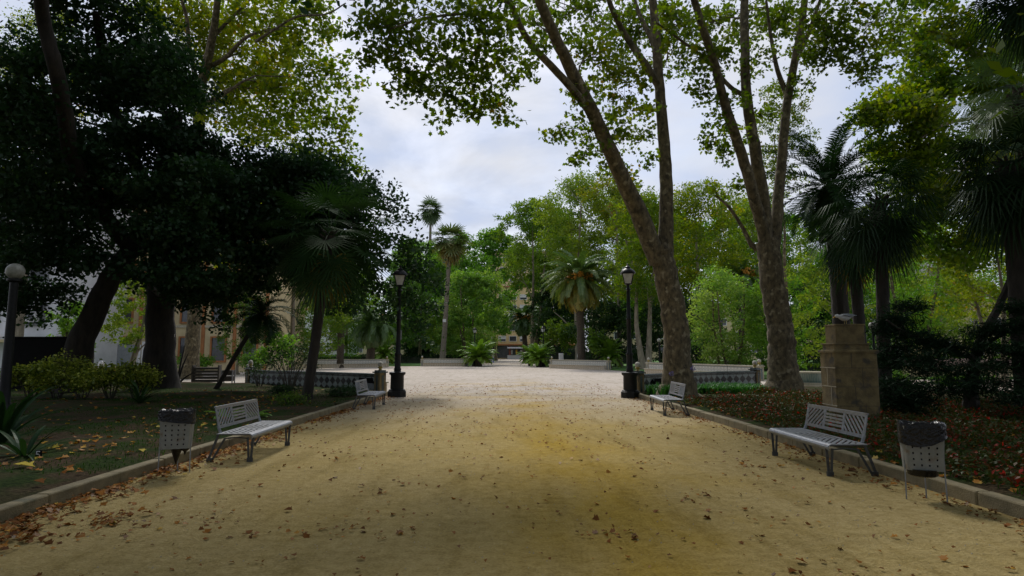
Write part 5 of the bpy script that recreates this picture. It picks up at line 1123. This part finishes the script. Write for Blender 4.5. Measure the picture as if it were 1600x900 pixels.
def cover(poly, n, size, tone, ts, hgt, name, label, leaf, zlo=.0, tmpl=T_OVAL, patch=None):
    q = scatter_poly(poly, n); hh = hgt*(.55+.45*np.sin(q[:, 0]*2.1+1.3*np.sin(q[:, 1]*1.7))*np.sin(q[:, 1]*1.9+q[:, 0]))
    z = zbed(q[:, 0], q[:, 1])+zlo+np.abs(hh)*rng.random(n)**.6; C = np.stack([q[:, 0], q[:, 1], z], 1)
    t = rng.normal(tone, ts, n)
    if patch is not None: t = np.where(patch(q[:, 0], q[:, 1], rng.random(n)), t, rng.normal(.48, .2, n))
    return tag(polys(name, leaf_polys(C, size*rng.uniform(.6, 1.3, n), tmpl, 1.0, .0), leaf, None, np.clip(t, 0, 1)), label, 'plants', kind='stuff')
def redpatch(x, y, u): return (np.sin(x*3.1+np.sin(y*2.3)*1.8)*np.sin(y*2.7+x*.9)+.15*np.sin(x*9)*np.sin(y*8) > .60) & (u < .5)
RP = [(5.55, 4.5), (14, 4.5), (14, 18.5), (11.0, 20.5), (9, 21.2), (6.9, 20.4), (5.45, 19.0), (5.45, 12)]
cover(RP, 90000, .068, .80, .13, .36, 'red_ground_cover', 'low dark and red leaved bedding plants filling the right bed', LF_RED, patch=redpatch)
BLg = [(-5.15, 2), (-5.15, 24), (-12, 30), (-26, 31), (-26, 2)]
V, T = blades([(-5.15, 3), (-5.1, 24), (-11, 28), (-20, 28), (-20, 3)], 46000, .07, .010, .9, (.15, .22))
keep = (np.sin(V[:, 0, 0]*1.1+V[:, 0, 1]*.7)+np.sin(V[:, 0, 1]*1.3-V[:, 0, 0]*.5)+rng.normal(0, .25, len(V))) > -.15
tag(polys('grass', V[keep], LF_GRASS, None, T[keep]), 'thin grass tufts growing on the left bed', 'grass', kind='stuff')
V, T = blades([(5.45, 2.5), (5.4, 20), (7, 20), (12, 10), (12, 2.5)], 9000, .08, .012, .9, (.35, .25))
tag(polys('grass', V, LF_GRASS, None, T), 'sparse grass among the red bedding on the right', 'grass', kind='stuff')
# fallen leaves: on the sand, heaped along the kerbs, and on the beds
def litter(xy, z, smin, smax, tone, ts):
    n = len(xy); C = np.stack([xy[:, 0], xy[:, 1], z], 1); return C, rng.uniform(smin, smax, n), np.clip(rng.normal(tone, ts, n), 0, 1)
n = 2900; q = np.stack([rng.uniform(-4.7, 5.0, n), 2.2+31*rng.random(n)**.9], 1)
q2 = []
for line, sg, m_ in ((KL, 1, 3200), (KR, -1, 1500)):
    y = rng.uniform(3, 24, m_); xk = np.interp(y, [p[1] for p in line], [p[0] for p in line]); dens = .5+.5*np.sin(y*1.9)*np.sin(y*.7+1)
    off = np.abs(rng.normal(0, .22, m_)); keepm = rng.random(m_) < dens+.15; q2.append(np.stack([xk+sg*(.03+off), y], 1)[keepm])
c = scatter_poly([(-4.5, 3), (4.8, 3), (4.8, 20), (-4.5, 20)], 90); q3 = c[rng.integers(0, 90, 700)]+rng.normal(size=(700, 2))*.14
heap = np.array([(-4.75, 6.6), (-4.6, 5.9), (-4.35, 5.6), (-4.75, 7.4), (-4.7, 8.9), (-4.5, 5.2), (-3.9, 6.2), (-4.7, 10.2), (-4.6, 12)]); q4 = heap[rng.integers(0, 9, 620)]+rng.normal(size=(620, 2))*np.array([.14, .26]); q4[:, 0] = np.maximum(q4[:, 0], -4.88)
allq = np.concatenate([q]+q2+[q3, q4]); allz = .006+.02*rng.random(len(allq)); allz[-620:] += .03*rng.random(620)
C, S, T = litter(allq, allz, .024, .058, .3, .26); S *= rng.lognormal(0, .28, len(S)); S[-620:] *= 1.35; S[len(q):len(q)+len(q2[0])] *= 1.15
tag(polys('fallen_leaves', leaf_polys(C, S, T_PLANE*np.array([1, 1, 3.2]), 2.6, 0), LF_DRY, None, T), 'brown fallen plane leaves strewn on the sandy path', 'leaves', kind='stuff')
ql = scatter_poly([(-5.2, 3), (-5.15, 23), (-9, 26), (-16, 24), (-14, 4)], 2600); wgt = rng.random(len(ql)) < (.15+.85*np.exp(-((ql[:, 0]+6.3+.12*(ql[:, 1]-8))/1.0)**2)); ql = ql[wgt]
qr = scatter_poly([(5.4, 3), (5.35, 21), (8, 21), (12, 5)], 1200)
qq = np.concatenate([ql, qr]); C, S, T = litter(qq, zbed(qq[:, 0], qq[:, 1])+.015, .06, .12, .6, .25)
tag(polys('fallen_leaves', leaf_polys(C, S, T_PLANE*np.array([1, 1, 2.6]), 2.6, 0), LF_DRY, None, T), 'tan and orange fallen leaves lying on the planting beds', 'leaves', kind='stuff')
yl = thing('large_leaf', 'large yellow plane leaf lying on soil below the number marker', 'leaf', G(27, 8.3, .19)); v = T_PLANE.copy(); v[:, 2] *= 2; v = v*.24
polys('blade', v[None], LF_DRY, yl, np.array([1.0]))
# small stones scattered over the sand
n = 5200; q = np.stack([rng.uniform(-4.8, 5.0, n), 2.0+16*rng.random(n)**1.3], 1); s_ = .003+.007*rng.random(n)**3
tet = np.array([[(-1, -1, 0), (1, -.8, 0), (.2, .2, 1.1)], [(1, -.8, 0), (.1, 1, 0), (.2, .2, 1.1)], [(.1, 1, 0), (-1, -1, 0), (.2, .2, 1.1)]], float)
V = (tet[None]*s_[:, None, None, None]+np.concatenate([q, np.zeros((n, 1))], 1)[:, None, None, :]).reshape(-1, 3, 3)
tag(polys('gravel', V, STONEL, None, None), 'small pale stones lying in the sand of the path', 'gravel', kind='stuff')
# low hedges and walls round the far edges
def hedge(a, b, h, w, label, leaf=LF_DARK, n=5000, size=.22):
    a, b = Vector(a), Vector(b); r_ = thing('hedge', label, 'hedge', (a+b)/2, 0); L = (b-a).length; d0 = (b-a).normalized(); s_ = Vector((-d0.y, d0.x, 0))
    u = rng.random(n)*L; v = (rng.random(n)-.5)*w; z = h*(rng.random(n)**.5)*(1+.08*np.sin(u*1.3)); C = np.array(a)[None]+u[:, None]*np.array(d0)+v[:, None]*np.array(s_); C[:, 2] += z
    m = MB(); m.bar(a+Vector((0, 0, h*.4)), b+Vector((0, 0, h*.4)), w*.7, h*.78, up=(0, 0, 1)); m.build('core', pmat('hedge_twigs', (.02, .025, .012)), r_, off=(a+b)/2)
    polys('foliage', leaf_polys(C, np.full(n, size)*rng.uniform(.6, 1.2, n), T_OVAL, .5, 0), leaf, r_, rng.random(n), off=(a+b)/2)
hedge(G(560, 96, .1), G(735, 96, .1), 1.3, 1.2, 'clipped dark hedge behind the far lawn, left of the opening', n=7000)
hedge(G(855, 90, .1), G(1010, 90, .1), 2.2, 1.4, 'dark hedge behind the fruiting palm', n=6000)
hedge(G(1075, 60, .1), G(1330, 46, .1), .7, 1.0, 'low dull hedge beyond the plaza between the plane trunks', LF_OLIVE, n=6000)
hedge(G(240, 62, .1), G(560, 86, .1), 1.4, 1.2, 'low hedge beyond the plaza on the left', LF_MID, n=8000)
hedge(G(1380, 60, .1), G(1660, 50, .1), 1.3, 1.2, 'low hedge far right behind the conifer', LF_MID, n=5000)
# ------------------------------------------------------------------ buildings
def facade(root, w, h, rows, cols, y=0, winw=1.1, winh=1.5, trim=None, shutter=False, first=1.6, storey=3.3, skip=(), balcony=False):
    for r_ in range(rows):
        for c in range(cols):
            if (r_, c) in skip: continue
            x = -w/2+(c+.5)*w/cols; z = first+r_*storey
            fr = MB(); t = .14
            for a in (((x-winw/2-t/2, y-.05, z+winh/2), (t, .16, winh+2*t)), ((x+winw/2+t/2, y-.05, z+winh/2), (t, .16, winh+2*t)), ((x, y-.05, z-t/2), (winw, .18, t)), ((x, y-.05, z+winh+t/2), (winw, .16, t))): fr.box(*a)
            f = fr.build('window_frame', trim or SHUT, root)
            g_ = MB(); g_.box((x, y-.012, z+winh/2), (winw, .03, winh)); g_.build('pane', WIN, f)
            if shutter and (r_*3+c) % 3 != 1:
                s_ = MB(); s_.box((x, y-.045, z+winh*.7), (winw, .03, winh*.58)); s_.build('roller_shutter', SHUT, f)
def building(label, px, d_, w, h, dep, wall, rz=0, name='apartment_building'):
    loc = G(px, d_, 0); r_ = thing(name, label, 'building', loc, rz)
    m = MB(); m.box((0, dep/2, h/2), (w, dep, h)); m.build('wall', wall, r_)
    m = MB(); m.box((0, dep/2, h+.15), (w+.5, dep+.5, .3)); m.build('roof', ROOF, r_); return r_
B = building('white building at the left edge with air conditioning units on its wall', -60, 46, 13.6, 15, 10, WHITE)
facade(B, 13.6, 15, 4, 4, 0, 1.2, 1.7, GREY, first=3.8)
m = MB(); m.box((0, -.06, 3.0), (13.6, .14, .25)); m.box((0, -.05, 6.6), (13.6, .12, .12)); m.build('string_course', WHITE, B)
m = MB(); m.box((1.6, -.75, 2.55), (5.5, 1.5, .22)); m.build('door_canopy', CREAMW, B)
for z in (4.35, 5.25):
    m = MB(); m.box((5.0, -.3, z), (.95, .4, .75), b=.03); a = m.build('air_conditioner', PLASTW, B)
    m = MB(); m.lathe((0, 0, 0), [(.28, 0), (.28, .02), (.24, .03), (.05, .035)], 16); f = m.build('fan_grille', GREY, a); f.location = (5.0, -.5, z); f.rotation_euler = (R(90), 0, 0)
B = building('cream building with terracotta window trim behind the dark trees at left', 240, 54, 19.4, 17, 10, CREAMW)
facade(B, 19.4, 17, 5, 7, 0, 1.15, 2.0, TERRA, first=1.0, storey=3.4)
m = MB()
for k in range(8): m.box((-9.7+19.4*k/7*.999+.0, -.05, 8.5), (.28, .13, 17))
m.build('pilaster', TERRA, B); m = MB(); m.box((0, -.04, 4.0), (19.2, .1, .2)); m.box((0, -.04, 7.4), (19.2, .1, .2)); m.build('string_course', CREAM, B)
for px, d_, lab in ((196, 50, 'grey gate panel with a white post left of the huge trunk'), (216, 50, 'white post panel touching the huge trunk from the left')):
    r_ = thing('gate_panel', lab, 'gate', G(px, d_, 0)); m = MB(); m.box((0, 0, 1.2), (1.5 if px == 196 else .2, .1, 2.3)); m.build('panel', GREY if px == 196 else PLASTW, r_); m = MB(); m.box((.85 if px == 196 else .3, 0, 1.3), (.2, .16, 2.6)); m.build('post', PLASTW, r_)
B = building('long low white building seen between trunks left of the leaning palm', 420, 98, 24, 8.5, 8, WHITE)
facade(B, 24, 8.5, 2, 8, 0, 1.6, 1.6, GREY, first=1.6)
m = MB(); m.box((0, -3.2, 1.0), (24, .2, 2.0)); m.build('front_wall', WHITE, B)
B = building('tall building wrapped in blue panels behind the slim pale palm', 462, 112, 12, 17, 8, CREAMW)
for k, (x, z) in enumerate([(-2.2, 9.6), (-2.5, 6.6), (-2.8, 4.0)]): m = MB(); m.box((x, -.15, z), (1.2, .3, 1.9)); m.build('blue_panel', BLUE, B)
facade(B, 12, 17, 5, 4, 0, 1.2, 1.5, SHUT, first=1.5)
# yellow building closing the view
B = building('yellow building with a shop front closing the view at the end of the path', 818, 178, 34, 21, 14, YELLOW)
facade(B, 34, 21, 5, 11, 0, 1.9, 1.35, SHUT, shutter=True, first=5.2, storey=3.05)
for r_ in range(4): pass
m = MB(); m.box((0, -.5, 4.15), (33, 1.0, .35)); m.build('shop_fascia', TERRA, B)
m = MB(); m.box((0, -.06, 2.1), (33, .12, 3.6)); s_ = m.build('shop_glass', WIN, B)
for k in range(9): m = MB(); m.box((-16+k*4, -.25, 2.0), (.55, .5, 4.0)); m.build('shop_pillar', ROOF if k % 2 else CREAMW, B)
m = MB(); m.box((-1.0, -1.2, 3.3), (7.5, 2.2, .12), Matrix.Rotation(R(12), 3, 'X')); m.build('awning', PLASTW, B)
m = MB(); m.box((-1.2, -.4, .55), (7.0, .3, 1.1)); m.build('white_counter', PLASTW, B)
for k in range(4): m = MB(); m.box((-3.4+k*1.35, -.2, 2.0), (.45, .1, 1.3)); m.build('display_poster', YELP if k % 2 else PLASTW, B)
B = building('pale tall building glimpsed through leaves above the yellow one', 832, 205, 30, 36, 14, CREAMW)
facade(B, 30, 36, 9, 9, 0, 1.8, 1.6, SHUT, first=6, storey=3.3)
B = building('white and orange building with red roof at upper right behind trees', 1478, 92, 12, 16.0, 9, WHITE, R(8))
m = MB(); m.box((3.2, -.5, 11.5), (3.6, 1.0, 5.0)); m.build('orange_bay', ORANGE, B); m = MB(); m.box((1.0, -1.1, 14.3), (5.2, 2.2, .3), Matrix.Rotation(R(18), 3, 'X')); m.build('porch_roof', ROOF, B)
facade(B, 12, 16, 4, 5, 0, 1.3, 1.5, SHUT, first=2)
B = building('pale pink building behind the hedges at far right', 1600, 84, 22, 9, 8, CREAMW)
facade(B, 22, 9, 2, 7, 0, 1.3, 1.5, SHUT, first=1.6)
for (px, d_, ty, wpx, lf, c0, tn, lab, sd_) in [(700, 150, 392, 120, 'MID', .1, .5, 'hazy far green tree filling the skyline between the tall palms', 301), (870, 128, 330, 120, 'OLIVE', .2, .4, 'far olive tree behind the tall olive plane', 302), (1050, 92, 330, 150, 'MID', .15, .5, 'far green tree between the leaning trunk and the skyline', 303), (1150, 98, 320, 150, 'OLIVE', .15, .6, 'far olive tree high behind the bright shrub tree', 304), (1260, 88, 330, 130, 'MID', .15, .5, 'far green tree between the second trunk and the palms', 305), (985, 110, 300, 120, 'OLIVE', .2, .7, 'far light olive tree above the right lantern', 306), (480, 120, 380, 160, 'MID', .1, .3, 'far green tree behind the leaning fan palm', 307), (1460, 84, 330, 160, 'OLIVE', .2, .5, 'far olive tree behind the conifer', 308)]:
    bg_tree('broadleaf_tree', lab, 'tree', G(px, d_, .05), P(px, ty, d_).z, wpx*d_/F, LFK[lf], BARK, 1, c0, 1.0, .005*d_, 34, sd_, 'trees round the plaza', tn, trunk_r=.3)
r_ = thing('low_wall', 'low pinkish wall and step seen under the trees at right', 'wall', G(1500, 40, .1)); m = MB(); m.box((0, 0, .95), (7.5, .3, .5), b=.02); m.build('coping', pmat('pink_stone', (.42, .30, .25), (.34, .25, .21), scale=3), r_); m = MB(); m.box((0, .05, .4), (7.4, .22, .75)); m.build('wall', CREAMW, r_)
B = building('plain pale building standing far behind the trees on the right', 1120, 150, 60, 13, 10, CREAMW)
facade(B, 60, 13, 3, 16, 0, 1.5, 1.5, SHUT, first=2)
B = building('plain pinkish building standing far behind the lawn on the left', 610, 165, 40, 12, 10, CREAMW)
facade(B, 40, 12, 3, 12, 0, 1.5, 1.5, SHUT, first=2)
